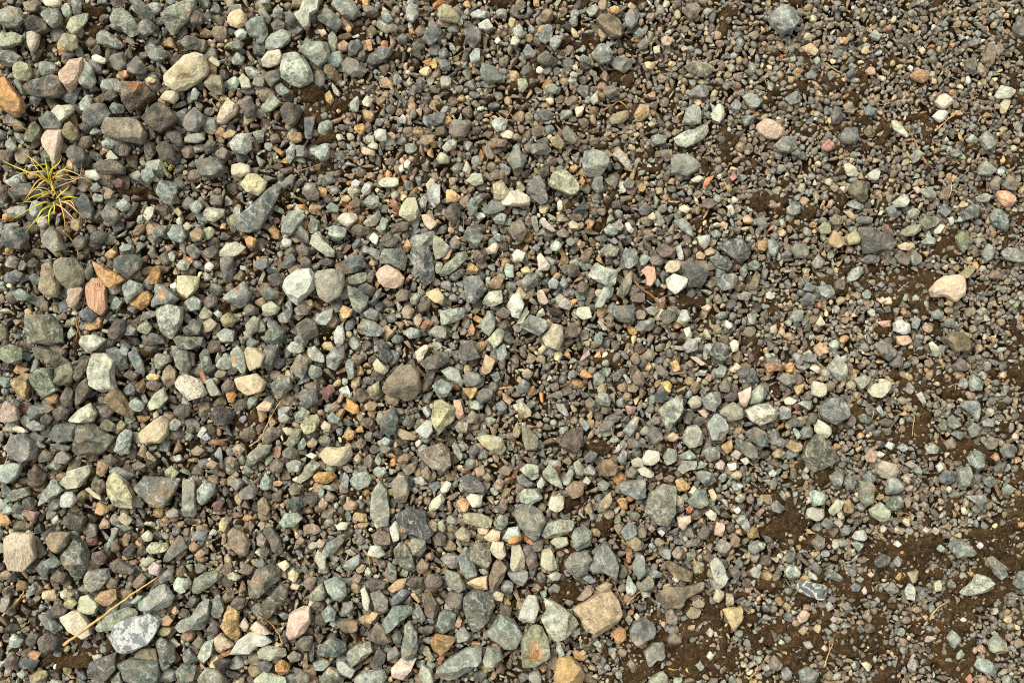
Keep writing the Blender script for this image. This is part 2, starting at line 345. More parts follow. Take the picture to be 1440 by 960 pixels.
# ------------------------------------------------------------------ catalogue: every stone traced on the photograph
# T = corner of a 360 x 240 mm field; then colour, kind of rock, outline in quarter millimetres, *name|rest of label, @stain colour,x,y,radius
CATALOGUE = """
T 0 0
ccc2aa q 920,420 960,365 1020,300 1090,285 1145,315 1165,380 1150,420 1090,465 1030,500 975,505 925,475 *big cream oval stone|with a mossy brown lower face @8a7c4e,1050,435,85
7f8a7a s 900,75 945,25 1010,0 1100,-30 1090,30 1060,100 1000,150 960,200 930,150 *grey-green wedge stone|tapering to a blunt point under the top edge
b8a090 p 330,400 375,330 455,315 460,370 440,450 385,520 350,470 *pinkish diamond stone|with a paler top edge and speckled grey face
c08a48 r -30,430 15,425 70,500 130,580 120,620 80,655 40,630 -30,590 *ochre oblong stone|cut by the left edge
d4bcac q 220,780 260,730 340,728 340,790 310,920 290,920 250,850 *pale pink teardrop stone|pointing down at the grass tuft
76644e r 650,460 800,460 850,525 800,560 760,600 710,615 680,560 690,510 *rust-tipped triangular stone|brown, with one orange corner @b07438,800,490,55
80796c t 555,710 610,660 720,655 780,680 820,750 790,805 700,790 620,770 560,745 *wrinkled taupe oblong stone|with a dark underside
4e504c d 115,480 180,450 280,415 330,430 360,510 310,545 200,540 140,520
84907f v 615,100 640,70 690,45 740,90 775,150 760,190 720,200 670,160 630,150
b4b8a0 s 365,150 410,100 490,70 480,120 430,180 400,188
6f7a74 s 800,255 850,245 930,280 940,310 890,350 850,335 820,290
7d857f s 530,190 570,160 640,200 690,250 670,270 590,260 545,235
5c6260 d 720,0 790,0 830,40 870,90 830,110 780,105 760,60 735,20
6a6e6a d 770,135 830,105 865,130 860,180 810,200 780,180
707a70 s 225,80 260,45 320,45 345,90 330,130 290,155 250,115
8d9484 s 0,60 40,30 110,45 125,110 90,145 30,150 -20,120
98a08a v 0,190 60,175 120,200 110,235 50,265 0,270 -20,230
b0a898 t 150,180 210,172 220,200 205,260 180,300 155,270
a09c84 t 310,230 370,185 420,195 430,260 390,285 350,265
d8c4a0 q 1270,110 1295,75 1345,48 1380,80 1385,130 1340,155 1290,140 *sandy cream pebble|with five flat sides
cbc2ac q 875,545 930,510 995,505 1000,550 970,585 930,565
7a8878 s 450,390 480,345 515,370 535,460 510,500 465,490 445,450
9c9c80 t 60,380 120,345 160,365 170,420 150,455 100,450 65,420
504c46 b 780,650 850,600 890,565 950,610 990,660 960,700 890,740 830,710
6e7072 d 1020,700 1050,640 1090,600 1145,650 1140,690 1100,740 1050,735 *slate pyramid stone|bluish grey with a ridged top
c8b8a4 p 1215,690 1240,610 1280,550 1340,600 1320,640 1260,690
a0aaa2 s 1280,805 1330,755 1405,750 1410,830 1370,865 1310,850
8c8672 t 1140,450 1180,410 1240,425 1250,480 1240,530 1190,520 1150,480
60625f d 470,650 500,600 580,580 620,640 590,690 510,710 470,690
ccccba q 285,635 320,595 390,585 410,610 370,660 330,690 295,665
6a6c56 s 125,760 190,680 225,720 220,770 180,800 135,790
7d7258 t 345,730 390,680 430,720 440,770 415,800 370,775
727c7c s 210,660 260,620 300,640 340,690 330,725 240,720
4a4644 b 135,110 200,90 260,120 270,165 210,185 150,160
646866 d 615,330 650,300 690,290 710,370 680,400 640,390
74726e t 715,370 770,310 820,380 800,410 750,420 720,405
788880 s 1380,150 1410,105 1480,90 1495,170 1470,215 1400,200
5c605e d 1020,245 1050,195 1100,205 1130,250 1100,275 1040,275
62645e d 1095,900 1180,880 1230,890 1260,950 1240,990 1120,990
5a5450 b 860,820 930,790 970,830 990,900 950,925 890,880
605e5c b 370,850 410,810 460,830 475,890 440,935 400,920
6c7672 s -30,300 50,275 120,320 110,360 30,370 -30,350
66625a b 520,930 570,900 650,905 700,940 690,975 560,980
8a7c6c t 130,25 165,0 205,20 200,60 160,70
d8d2c0 q 235,0 265,-20 340,-10 335,30 300,45 250,30
96a494 s 345,40 375,12 400,50 395,100 360,95
788480 s 400,10 425,-20 455,10 450,75 415,80
d0d0c0 q 515,320 540,305 595,330 585,360 530,350
c89070 r 665,405 715,395 720,430 685,450
c6d0c0 q 1315,185 1360,155 1390,180 1370,215 1330,215
c8c8b4 q 1345,450 1365,415 1400,445 1410,490 1360,500
ccc6ac q 1170,345 1190,315 1240,350 1225,375
7e9084 s 1300,340 1330,290 1375,320 1360,360 1315,365
96a698 s 435,580 495,530 515,560 510,620 460,625
6c7c74 s 610,605 640,575 690,590 690,635 630,640
88948a s 565,800 600,765 650,800 630,835 580,835
8e9a8e s 1035,775 1060,755 1140,750 1150,785 1110,805 1040,800
504c4a b 930,760 980,720 1020,760 1025,820 980,825
545050 b 1130,830 1170,780 1215,800 1210,850 1160,865
786c64 t 1205,860 1250,825 1285,850 1260,900 1220,890
5a5652 b 665,840 700,800 735,830 710,880 670,875
c0c4b4 q 600,850 615,840 665,890 640,905 605,900
8a968c s 35,800 55,765 95,830 70,850 30,845
605c58 b 590,520 640,500 660,540 620,570 580,560
d0b890 t 815,450 840,430 875,450 860,468 825,468
98a4a0 s 1070,530 1095,490 1120,520 1105,560 1075,560
68605a b 1060,90 1100,50 1140,80 1135,130 1080,140
c0a880 t 1250,760 1290,730 1330,740 1310,770 1265,780
606462 d 1290,250 1330,215 1370,240 1355,280 1300,280
5c5450 b 1345,590 1390,560 1440,590 1430,650 1380,665
T 360 0
9aa696 v 140,380 160,300 220,295 280,330 310,400 315,450 240,485 190,470 140,430 *pale green five-sided stone|largest of the green ones near the top edge
8a9486 s 235,275 300,235 400,240 412,300 390,340 345,365 305,340 260,300
8d9a8e s 45,225 80,185 150,168 195,180 185,230 140,265 90,280 55,270
cdc6b4 q 30,335 60,290 130,280 152,320 120,360 70,378 35,370 *white pitted stone|with brown holes in its face @8a7c58,95,330,16
5f6664 d 335,95 385,40 420,55 490,125 450,175 405,150 *dark slate rectangle|tilted between green stones at the top
74807c s 420,20 440,-20 540,-10 580,70 540,105 480,85
bcc2b2 s 210,75 250,60 270,-10 350,-10 345,50 300,80 300,140 270,160 240,120 *whitish jagged stone|with a stepped outline at the top edge
8c9a92 s -20,95 20,90 60,150 65,190 40,240 0,240
74706a d 475,350 510,320 560,340 625,390 600,420 540,430 490,400 *smooth brown-grey lozenge|resting beside bare soil
686c6c d 620,350 640,300 720,262 770,275 755,310 700,350 650,362
94a49c s 390,340 430,300 480,290 490,340 460,375 430,380
585a58 d 510,290 530,230 580,220 600,260 560,310 520,320
7a6c50 t 380,370 420,360 460,400 450,430 410,440 385,410
6a7674 s 325,430 355,395 385,420 385,480 350,490 325,465
5e605e d 40,430 70,395 130,395 135,440 100,470 80,490
626a68 d -10,420 30,410 55,450 40,490 0,495 -20,470
6f7c78 s 100,490 140,460 195,520 155,545 115,520
9aa694 s 25,610 60,560 95,530 140,575 90,620 45,635
565250 b 130,610 170,580 240,590 245,650 220,690 190,710 150,680 *dark pitted lava stone|beside a small bare soil hollow
686a70 d 270,660 330,655 325,700 315,770 295,795 270,770
c0a070 r 180,760 210,738 255,745 255,790 220,805 190,790
9aaca0 s 300,840 380,810 412,805 405,890 365,905 320,870
b0bcb0 s 165,850 200,805 220,815 215,880 185,920 165,890
6c7674 s 220,815 270,820 305,860 280,880 225,880
6a6866 t 595,30 650,30 690,60 650,80 610,70
9ea79c v 840,55 870,10 910,35 915,80 880,125 850,110
a29e82 t 1020,40 1060,12 1110,60 1150,100 1130,125 1030,110 *olive-cream wedge stone|with a rounded top near the top edge
5c6468 d 935,230 960,170 1030,135 1048,180 1020,225 980,255 *dark blue-grey lozenge|below the olive wedge
666666 d 1170,160 1230,135 1265,170 1265,220 1215,270 1180,220
b0bab0 s 1205,80 1250,50 1300,65 1290,100 1220,100
b4beb4 s 1245,130 1305,105 1335,150 1295,178 1260,160
6a7674 d 1262,400 1270,350 1320,360 1390,430 1380,450 1310,470 1270,440 *slate-green shark-fin stone|alone among small gravel
a8b4b0 s 1200,310 1230,275 1260,275 1260,340 1210,358
d0a860 r 980,345 1000,330 1020,345 1015,385 990,385
6a7274 d 1025,345 1060,328 1085,345 1085,375 1040,385
9aa69a s 525,580 570,530 580,570 575,625 545,630 530,605
5a5a62 d 955,650 1020,635 1075,640 1055,690 1000,710 970,690
7c746a t 1085,710 1110,675 1190,680 1200,720 1180,765 1120,770 1085,745 *rounded taupe block|with softened corners
8a7e68 t 915,790 940,760 1000,755 995,800 950,820 @b07c40,985,785,25
9da294 v 1045,830 1090,780 1130,790 1125,830 1070,855
a8a890 t 1010,890 1040,850 1095,890 1080,915 1030,920
a4b4aa s 1320,690 1370,655 1415,690 1400,730 1350,740
c8b098 r 580,840 600,820 670,855 665,875 610,870
b8c0b4 s 660,730 730,728 735,790 700,795 670,780
a89050 r 385,530 410,505 440,560 420,590 395,570
d8ccb8 q 595,570 620,535 655,555 640,600 605,595
e0a878 r 615,225 645,222 655,280 630,290
c09878 r 735,750 760,740 795,765 770,785
d0c8b8 q 615,765 660,760 665,800 625,800
d4ccb8 q 630,820 660,795 685,810 680,840 645,835
d8d4c4 q 1160,960 1185,905 1210,945 1200,985
d8d4c8 q 830,920 850,895 870,910 855,945 835,945
e0dccc q 800,940 825,920 835,960 810,970
8c5c40 r 1252,870 1265,835 1285,880 1270,912 1255,900
606c78 d 1280,830 1310,805 1345,870 1330,895 1300,890
8a7658 t 1325,790 1350,775 1415,790 1400,825 1340,825
e0ccb8 q 1370,750 1410,730 1450,745 1440,780 1390,775
706c68 t 725,150 760,130 800,150 790,180 740,180
8c9a94 s 700,70 740,55 770,110 740,130 710,115
c8884c r 860,175 880,158 895,185 870,200
5c5a58 b 570,310 610,275 620,320 600,345 570,335
e8e0cc q 1340,230 1360,205 1378,230 1355,248
74706c t 865,500 890,475 910,500 890,540 860,530
64625e t 900,450 925,425 950,470 930,500 905,485
a09a88 t 845,460 865,430 880,470 860,485
707478 d 865,630 885,610 900,630 895,665 865,665
b0b8b0 s 800,670 825,640 845,660 840,695 810,690
6c4a54 b 935,610 960,600 985,625 955,645
88907c s 405,200 430,170 460,220 450,280 425,290 410,250
b08c70 t 455,260 490,220 520,245 510,285 470,290
d0c0a8 q 345,170 380,160 400,190 370,205
b09070 r 500,160 520,130 540,165 520,190
6c6462 b 80,130 120,105 165,130 150,170 100,175
70686a b 165,100 185,50 230,110 225,150 180,145
8c9894 s 20,0 60,-20 80,0 70,20 30,25
68706c d 5,60 40,40 85,100 70,140 30,100
7e8a84 s 90,70 110,30 150,50 145,100 100,110
T 720 0
766a54 t 475,110 500,70 550,80 610,115 632,160 610,205 555,205 510,165 *brown rounded cobble|with fine dark pits near the top edge
727c80 d 635,100 660,50 695,42 718,80 705,130 670,165 640,140 *blue-grey egg-shaped stone|beside the brown cobble
828a84 s 450,295 480,255 520,243 570,295 550,345 500,355 455,320 *faceted grey stone|with pale worn edges on bare soil
646a6a d 550,350 590,318 680,335 670,380 630,410 580,385
7c8680 s 150,190 190,140 235,150 225,210 190,245 155,225
8e9a90 s 210,220 240,195 290,205 270,250 240,285 215,260
666668 d 58,290 90,262 140,290 130,320 80,330
686660 b 140,320 190,283 240,320 230,360 180,370 145,345
84908c s 375,330 400,305 445,335 435,365 400,350
6c6258 t 970,50 990,20 1040,10 1060,50 1040,100 1000,105 975,80
8a7458 r 150,90 190,45 230,60 235,105 190,128 155,110
9aa898 s 415,55 450,28 488,40 470,80 440,95
708080 s 690,185 720,155 745,185 735,210 700,210
b09c8c p 840,225 870,195 905,225 890,260 850,255
747270 t 705,250 740,210 780,225 760,270 720,280
787064 v 970,370 1020,340 1100,360 1130,410 1080,430 1020,420 985,390
7a8284 s 975,525 1040,480 1090,465 1112,510 1090,545 1010,545
b89868 r 690,640 720,585 770,590 775,640 730,685 695,670 *amber pitted pebble|below a curved tan twig
a89c7c t 548,665 590,635 655,620 665,655 620,690 565,695
96a096 s 960,690 985,610 1020,588 1060,600 1065,690 1010,700
c4c8b4 s 1120,640 1160,580 1195,590 1195,660 1170,690 1130,670
a8aea2 v 912,775 960,745 1090,690 1118,720 1080,780 980,830 930,815 *long banded grey slab|with curved pale bands
98a6a0 s 1300,540 1350,520 1400,565 1390,600 1350,610 1320,580
74807c s 780,770 820,750 870,770 860,805 800,820
6f6e62 t 280,740 310,700 380,780 360,810 300,805
a89878 t 215,785 260,755 295,810 275,838 230,820
636566 d 85,840 120,810 190,805 225,840 200,870 120,870
6c7a78 d 0,850 40,830 80,890 60,940 10,950 -30,900
84908a s 395,900 410,850 470,840 550,875 540,930 500,985 410,985 *large rounded grey-green stone|with a flat speckled top
b8aca0 p 560,870 605,832 640,870 690,950 660,965 610,910 *bone-shaped pale pink stone|narrowing at its lower end
7a8480 d 895,865 980,865 1050,920 1040,960 990,985 900,970
7a726c t 835,845 900,840 905,890 870,910 840,880
6a6662 t 510,490 570,475 600,520 560,555 520,530
bdc0b0 q 435,560 485,505 485,570 460,590
9aac98 s 180,485 230,470 265,495 240,525 200,515
a0a48c s 30,440 80,440 95,480 60,520 35,500
7a8484 s 1230,590 1260,555 1290,590 1270,635 1240,620
6c7878 s 1290,650 1370,650 1360,690 1310,710
d8ccbc q 135,390 150,372 180,390 165,415 140,410
d0c8b8 q 325,415 345,402 375,415 365,432 330,432
d4ccb8 q 340,370 365,362 372,392 345,395
d0b890 q 745,350 770,342 808,355 790,390 755,385
c8c4b0 q 795,265 830,255 835,295 800,300
d4a868 r 550,45 580,28 615,50 590,80 560,75
c4c4b4 q 0,210 25,195 45,230 20,255 -10,250
909a94 s 0,160 40,140 75,190 45,212 10,195
T 1080 0
7c8480 s 5,90 80,25 150,50 180,110 140,175 80,180 30,140 *large flat grey-green stone|half sunk in the soil near the top edge
c0a088 p -60,700 -15,665 20,670 100,740 100,755 50,780 0,775 -50,745 *peach-brown cobble|with a smooth rounded outline
7a8482 s 35,820 80,770 150,770 170,830 130,855 60,850
646c70 d 130,860 180,830 185,885 140,870
5e6664 d 410,760 440,715 505,725 510,790 470,808 420,800 *square dark green-grey stone|with a smooth flat face
555c60 d 355,650 375,600 415,605 425,660 400,700 365,690
707a78 s 90,550 150,515 190,520 185,570 130,590
c8b090 p 195,265 240,240 285,285 265,312 215,290
a07068 p 304,820 340,780 385,830 345,852 310,845 *dusty red triangular pebble|beside the square dark stone
c8c0b0 q 945,570 975,530 1000,525 1048,570 1000,615 970,600 *white fan-shaped stone|upper one of a touching white pair
d0ccc0 q 930,650 965,618 1018,630 1005,670 970,690
bcc0b0 q 1280,540 1320,475 1395,510 1370,550 1300,555 *greenish-white trapezoid stone|near the right edge
c8bca0 q 1305,590 1330,555 1368,560 1340,630 1315,640
b0b2a2 s 695,680 730,672 760,710 795,760 780,775 710,730 *long pale grey stone|beside a dry forked stem
a88058 r 800,420 850,390 905,395 910,440 880,465 820,445 *amber lumpy stone|tan and orange among fine grit
7a6e58 t 1210,330 1245,235 1280,300 1270,360 1240,375 *tall brown pointed stone|standing out from fine grit
6c675c t 1105,390 1120,330 1170,320 1175,370 1150,415
9c9080 t 1270,260 1310,245 1325,280 1300,320 1275,300
a89080 p 1175,400 1190,350 1220,385 1205,420
7a827e s 1200,770 1230,735 1270,760 1280,820 1230,845 1205,810
9aa398 s 1115,785 1150,755 1190,780 1180,805 1130,800
8a9490 s 1030,850 1070,835 1105,865 1060,885 1035,875
848c80 s 1190,930 1230,905 1285,950 1260,990 1190,980
98998c s 800,880 840,840 870,860 850,900 820,920
807868 t 425,590 460,570 495,600 480,640 440,630
6a7880 d 545,610 570,585 605,630 580,655 550,645
7e6e58 t 540,740 570,700 605,740 600,775 560,765
667074 d 440,410 480,380 500,410 490,435 450,435
d0b080 q 525,280 545,260 575,290 555,305 530,300
c49a80 p 550,395 590,362 605,420 565,420
90988c s 570,200 600,165 635,200 625,230 590,220
6a625c t 725,235 770,195 800,225 770,245
646c70 d 1125,240 1160,212 1190,235 1170,262 1135,260
5c5c58 d 1385,150 1420,95 1470,95 1480,200 1420,205 1390,175
76808a d 220,410 250,388 280,420 260,440 225,440
d8d0b8 q 430,925 460,912 505,955 470,985 435,960
c8b8a8 q 850,280 870,262 888,285 870,308
d8d4c8 q 785,380 800,365 822,380 805,405
c88858 r 665,150 690,135 698,165 670,172
c89868 r 402,220 430,208 458,225 440,248 410,240
ccd2c4 q 645,60 660,42 675,65 665,85
90a098 s 155,355 185,335 200,365 170,378
a8b4a8 s 250,340 285,312 298,335 275,368
T 0 240
6c7876 s 1300,290 1340,240 1440,165 1550,65 1575,80 1565,120 1535,190 1490,270 1460,320 1400,345 1330,335 *long dark diagonal slab|with a pale worn upper edge @b0b4ae,1400,200,28
6a7470 d 1570,80 1640,15 1660,40 1645,75 1590,95
bcb494 q 1340,70 1400,20 1440,15 1495,60 1480,110 1450,140 1380,115 *cream rounded stone|at the upper end of the dark diagonal slab
c8c4ac q 1300,-30 1350,-45 1400,-30 1405,10 1350,38 1305,20
7a8886 s 880,130 890,60 940,55 990,80 985,130 960,195 900,170 *grey-green square stone|standing in tan grit
78888a s 790,40 800,-10 860,-10 870,30 830,80
c8ccbc q 470,30 480,0 540,-5 565,40 540,55 500,45
704c48 b 628,65 660,38 695,60 680,95 645,95 *small maroon round pebble|near the grass tuft
646664 d 50,130 80,70 170,75 180,120 120,150 70,160
5e686c d 430,190 460,120 490,150 525,220 510,270 460,260
686a66 d 565,250 600,190 660,220 670,260 630,300 590,290
98a29c s 650,195 690,150 730,190 720,220 680,230
c0c4b2 q 805,250 820,205 865,200 860,250 830,290
8f958a v 25,230 80,200 150,200 150,240 100,265 40,260
94a09a s 160,220 190,165 235,180 225,240 180,265
a8a49c v 200,280 235,247 275,285 250,325 215,315
5f6a6a d 5,340 50,310 130,320 150,380 100,440 30,430 0,390
84887c t 230,390 285,310 320,350 355,440 310,460 260,430 *grey-olive kite stone|under the lowest grass blades
605e5a b 500,370 560,330 605,360 570,410 520,405
5e5a56 b 400,410 440,360 490,380 480,430 430,450
a2aa98 s 1135,235 1170,205 1255,215 1255,250 1200,290 1150,270
6a726e s 840,350 890,310 940,310 920,360 870,375
82908e s 940,350 970,305 1020,305 1045,370 1010,405 960,390
9a8668 t 1065,350 1110,318 1145,340 1130,390 1080,400
5c6468 d 1040,430 1080,410 1130,460 1100,500 1055,475
625c56 b 1140,450 1190,420 1235,450 1200,490 1150,490
c4c0ac q 1230,480 1270,410 1330,400 1380,430 1340,470 1290,490 *pale cream chipped stone|with a ragged lower edge
6a6a6a d 1240,490 1310,480 1310,560 1300,610 1260,630 1240,560
4e5652 d 630,510 670,480 760,470 795,495 780,550 715,610 670,570 *dark green pyramid stone|with its point turned down
b08448 r 508,505 560,530 650,575 697,610 655,640 660,670 600,650 545,600 525,560 *ochre jagged stone|rusty orange with a torn outline
d0a080 w 470,640 510,600 550,600 590,660 595,770 565,815 500,760 480,700 *salmon wood-grained stone|upright with long furrows
c0a898 p 370,730 395,650 440,645 460,665 440,730 410,775 375,765
7c7a6a t 300,520 350,490 410,490 465,570 450,630 380,675 340,640 315,580 *rough khaki-grey stone|with a crumbly face
958a74 t 235,520 270,510 310,580 325,640 310,710 250,700 210,670 225,610 *lumpy tan upright stone|leaning on the khaki one
b0803c r 825,630 850,550 905,530 900,580 880,635 830,640 *rusty orange sliver|standing upright
b48848 r 725,750 780,690 820,675 855,705 835,750 790,785 *golden rusty stone|lying across a grey-green one
88948c s 690,640 730,615 800,640 800,680 750,710 710,750 690,700
76807a s 850,770 880,635 930,650 1000,720 970,750 900,750 @b07840,935,700,30
c2bc9c q 995,590 1115,595 1105,660 1050,720 1000,690 *cream shield-shaped stone|with a straight top
7e8888 s 1250,720 1300,670 1370,620 1410,690 1380,750 1340,770 1280,740 *blue-grey fan stone|with a rusty smear near its tip @a88058,1345,660,35
a8b0a4 v 880,780 950,750 1020,770 1015,850 990,900 950,950 900,900 885,840 *rough pale green tall stone|with a crinkled surface
6a7060 s 120,890 180,810 280,810 330,880 335,960 270,985 150,970 *large mossy grey-green stone|with a mottled flat top
b0b4a8 s 440,970 460,930 530,920 590,950 540,1000 490,1025 455,990
585450 b 600,890 650,830 700,840 700,900 660,950 610,940
807e7c v 690,890 730,865 765,890 750,925 700,925
88947c s 770,890 820,835 855,880 830,920 780,910
606a70 d 440,800 490,760 540,810 510,850 460,840
a4aea8 s 1215,920 1260,885 1315,900 1310,960 1250,965
8c8464 t 1240,830 1290,790 1330,840 1300,880 1250,860
8a9280 s 1380,860 1420,815 1460,830 1450,900 1400,930
a0a68a s 1110,820 1150,760 1195,800 1180,830 1130,835
8a9a8c s 1030,740 1080,700 1130,730 1120,780 1070,790
62625c d 1020,900 1080,830 1140,860 1120,920 1040,930
a09480 t 1115,880 1180,825 1225,860 1190,900 1140,915
74766a s 960,940 1000,930 1140,935 1130,980 1080,1005 1000,1000
7e9080 s 75,690 110,660 175,705 150,730 90,730
586a6a d 50,580 90,555 130,580 100,625 60,620
6c7c7a s 165,600 190,575 225,600 215,640 180,640
9a8874 t 575,130 610,95 640,120 620,160 590,165
8ca098 s 505,95 540,65 565,90 545,120 515,120
88a09c s 515,150 530,125 580,140 575,175 530,175
b89060 r 590,470 620,435 655,460 635,495 600,490
8ea49c s 665,430 690,410 740,420 735,445 680,455
c49850 r 30,445 50,422 75,440 60,465 35,462
5c5654 b 150,510 180,485 215,510 205,545 160,540
78706a b 40,520 70,490 100,515 85,550 50,545
888078 t 95,530 125,500 150,530 130,560 105,560
c4a46c r 140,800 160,770 182,800 165,825
e8e0d8 q 1150,530 1180,512 1205,535 1180,565 1155,555
dcdcd4 q 955,640 985,625 1000,650 985,675 960,670
c8c8bc q 1200,800 1225,782 1252,805 1230,830
706864 b 1140,740 1180,690 1225,715 1215,760 1160,775
74706a b 1365,780 1400,745 1440,770 1430,810 1385,815
7c8c84 s 620,750 650,705 690,735 670,775 630,780
58605a d 470,580 500,490 520,530 520,590 490,620
74746c d 765,830 830,790 890,790 870,820 800,845
5c5854 b 800,960 850,910 920,930 930,970 810,985
5e5a58 b 320,90 360,50 400,75 385,110 340,115
86807a t 440,90 470,60 500,85 480,120 450,118
7a8684 s 50,50 90,30 120,60 100,90 60,85
94a498 s 990,530 1020,495 1065,520 1050,560 1000,558
9cac98 s 945,470 965,445 985,480 975,515 955,505
88a0a0 s 1065,190 1110,160 1140,200 1110,245 1080,230
706862 b 1170,170 1210,135 1255,145 1245,190 1190,195
d8c8a8 q 1110,90 1130,70 1125,95 1090,105
c8985c r 1375,390 1400,365 1440,385 1430,430 1390,425
a89c78 t 970,220 1000,205 1025,240 1005,260
c4c0a0 q 1020,310 1050,288 1080,310 1055,335 1030,330
T 360 240
c8d0c4 q 150,660 165,600 230,555 300,550 335,600 325,660 260,720 225,755 190,730 *large white rounded stone|with faint green streaks @9aaa98,250,640,14
98958a t 328,620 345,565 440,555 490,580 490,640 470,700 400,740 350,710 *cleft grey cobble|touching the large white rounded stone
d0a890 q 672,580 690,550 740,530 800,560 833,600 820,640 780,662 720,655 690,620 *smooth peach oval pebble|with a clean rounded outline
6a7274 v 862,490 880,430 970,425 995,490 1003,610 940,645 915,590 *long dark speckled slab|standing nearly upright
86928a s 860,390 900,360 1000,340 1010,400 970,425 880,430
9a9c88 s 1000,360 1040,380 1090,430 1060,480 1010,500 995,430
8a947f s 1030,580 1060,530 1140,460 1185,450 1190,490 1120,560 1050,600 *green-grey diagonal bar|rounded at both ends
6c7676 v 1165,600 1260,590 1298,670 1230,745 1185,740 *dark speckled pentagon stone|with a flat smooth face
b4b6a4 v 1270,740 1310,680 1380,672 1390,740 1330,765 1285,755
bcb89c q 805,210 850,155 895,150 915,220 900,270 860,285 805,250 *cream upright stone|with greenish stains
cac2b4 q 455,270 490,240 560,238 570,270 520,320 480,300
b8bcaa q 300,410 310,375 355,340 380,390 440,450 435,485 395,480 340,440 *pale green-white slanting stone|above the cleft cobble
8c9690 s 145,310 190,220 270,245 260,280 190,365 140,345
505660 d 205,340 250,305 295,350 298,410 250,400 215,370 *blue-black smooth wedge|the bluest dark stone
788078 s 290,310 310,260 360,285 340,350 300,350
90a094 s 400,360 430,305 510,325 500,370 460,395
606c6c s 480,530 530,470 600,475 610,530 560,570 500,580
767c72 s 690,500 720,440 830,445 845,490 830,560 760,530 700,520
74806c s 510,610 560,580 620,570 620,620 560,645 520,635
90988c s 600,290 650,250 690,225 705,260 670,310 620,315
c0c2ac q 680,70 720,40 800,40 800,80 760,95 700,90
ccd0c8 q 530,70 560,47 588,65 570,95 540,100
b4b8b0 q 592,110 610,70 650,80 640,130 600,140
a0a4a8 v 960,110 990,65 1035,80 1035,180 1000,210 970,170
dcb078 q 1068,105 1100,105 1155,145 1130,175 1070,175 *small honey-coloured wedge|with a clean straight side
d8b898 q 930,250 975,245 1020,300 980,335 945,300
5e5852 b 1060,230 1090,185 1140,180 1155,240 1120,300 1075,270
c4c4b0 q 1180,55 1220,15 1270,15 1280,70 1230,85
b0a890 t 1330,80 1380,50 1430,120 1400,160 1340,165
6c7474 s 1270,210 1330,165 1390,165 1405,215 1330,250 1285,240
727e7a s 1185,190 1215,148 1250,190 1240,240 1200,255
6a6e6c s 1165,370 1190,310 1260,320 1280,370 1240,430 1190,400
70807c s 1085,400 1115,370 1150,400 1140,435 1095,440
d8c0b0 q 1290,440 1340,405 1370,420 1350,465 1305,468
c09060 r 825,430 850,380 878,425 850,458
7e887a s 505,645 560,660 630,710 620,760 580,800 545,780 525,710 *grooved green wedge stone|with a ridge along its middle
5c6266 d 635,750 680,670 708,660 690,730 650,765
5c5a58 b 575,650 620,630 670,660 650,700 600,690
ccb890 q 950,690 1020,655 1058,710 1050,750 1000,740
889488 s 865,720 900,680 925,700 905,755 870,750
9aa69a v 1035,790 1110,775 1170,768 1172,820 1110,860 1040,865
84928a s 1260,860 1310,785 1348,830 1340,890 1310,930 1270,900
b0b49c s 1300,950 1360,885 1400,900 1385,960 1340,1000
7a8684 s 570,880 610,835 660,845 725,895 690,930 620,930
c4ccc4 q 435,920 460,870 490,880 500,940 480,985 440,980
566660 d 50,910 110,855 160,900 150,960 90,985 55,960
6a6660 b 230,870 280,825 335,850 345,920 290,955 235,920
94a49c s 330,840 370,790 430,770 425,830 390,870 345,860
b4b8a0 q 35,760 80,730 135,770 110,805 60,822 40,800
6a7468 s 120,820 180,765 205,790 190,850 140,860
727a76 s 600,800 640,770 690,790 680,840 630,835
d8b070 r 470,790 490,755 545,780 530,820 490,835
8a9c9a s 835,900 870,880 925,895 920,935 860,945
8c9484 v 970,910 1010,870 1070,880 1070,940 1020,950
70767c d 130,530 200,465 225,500 200,540 150,550
707c80 d 0,500 60,490 70,540 20,560 -20,530
b0a088 p 815,790 850,750 890,780 870,830 830,830
c8d4cc q 140,400 160,378 200,390 195,425 160,432
6a6260 b 220,430 260,410 300,440 290,480 240,480
5c5856 b 60,600 110,570 160,590 150,640 90,650
5e6a62 d 30,690 70,650 130,680 120,720 60,730
787068 t 210,780 270,740 310,770 290,810 230,815
66605c b 245,500 280,480 310,510 300,550 260,550
645e60 b 345,510 390,488 435,505 425,530 370,535
e0d8cc q 635,380 660,345 690,370 680,420 650,400
64605a b 690,390 740,350 800,380 790,430 720,430
7c8078 v 605,170 640,135 690,140 690,200 650,215 615,200
847260 t 525,180 560,145 590,165 580,200 540,210
bc7c50 r 755,160 770,150 800,215 790,255 770,240
6c5c52 b 780,310 820,285 865,290 850,335 800,345
9098a0 s 910,190 940,135 965,160 955,205 925,215
84988e s 680,330 710,260 745,280 730,330 695,350
6c625c b 525,340 560,300 630,320 635,350 580,370
60605c b 620,590 650,555 670,580 650,630 625,625
7c7468 b 780,700 820,660 865,680 850,730 800,735
665e58 b 265,130 320,90 360,110 350,165 290,165
74786c b 380,40 420,20 450,60 410,75
7e8a80 s 390,200 420,175 465,200 460,235 410,230
98a48c s 1005,550 1020,500 1050,520 1045,570 1015,580
d4a884 r 1045,470 1080,440 1105,440 1085,495 1055,500
b89048 r 1190,545 1220,525 1255,550 1240,580 1200,582
5a5a58 d 1085,600 1130,560 1180,540 1170,590 1110,620
8c7058 t 1300,640 1340,595 1395,600 1375,660 1320,670
7c6c5c t 1310,20 1350,-10 1400,10 1390,45 1330,50
8a9490 s 1330,270 1370,235 1410,250 1395,300 1350,300
9ab4a4 s 1330,375 1360,350 1400,375 1370,400
9cb0a4 s 1395,560 1410,520 1450,530 1450,600 1410,600
68605c b 1215,460 1250,440 1285,480 1270,530 1230,510
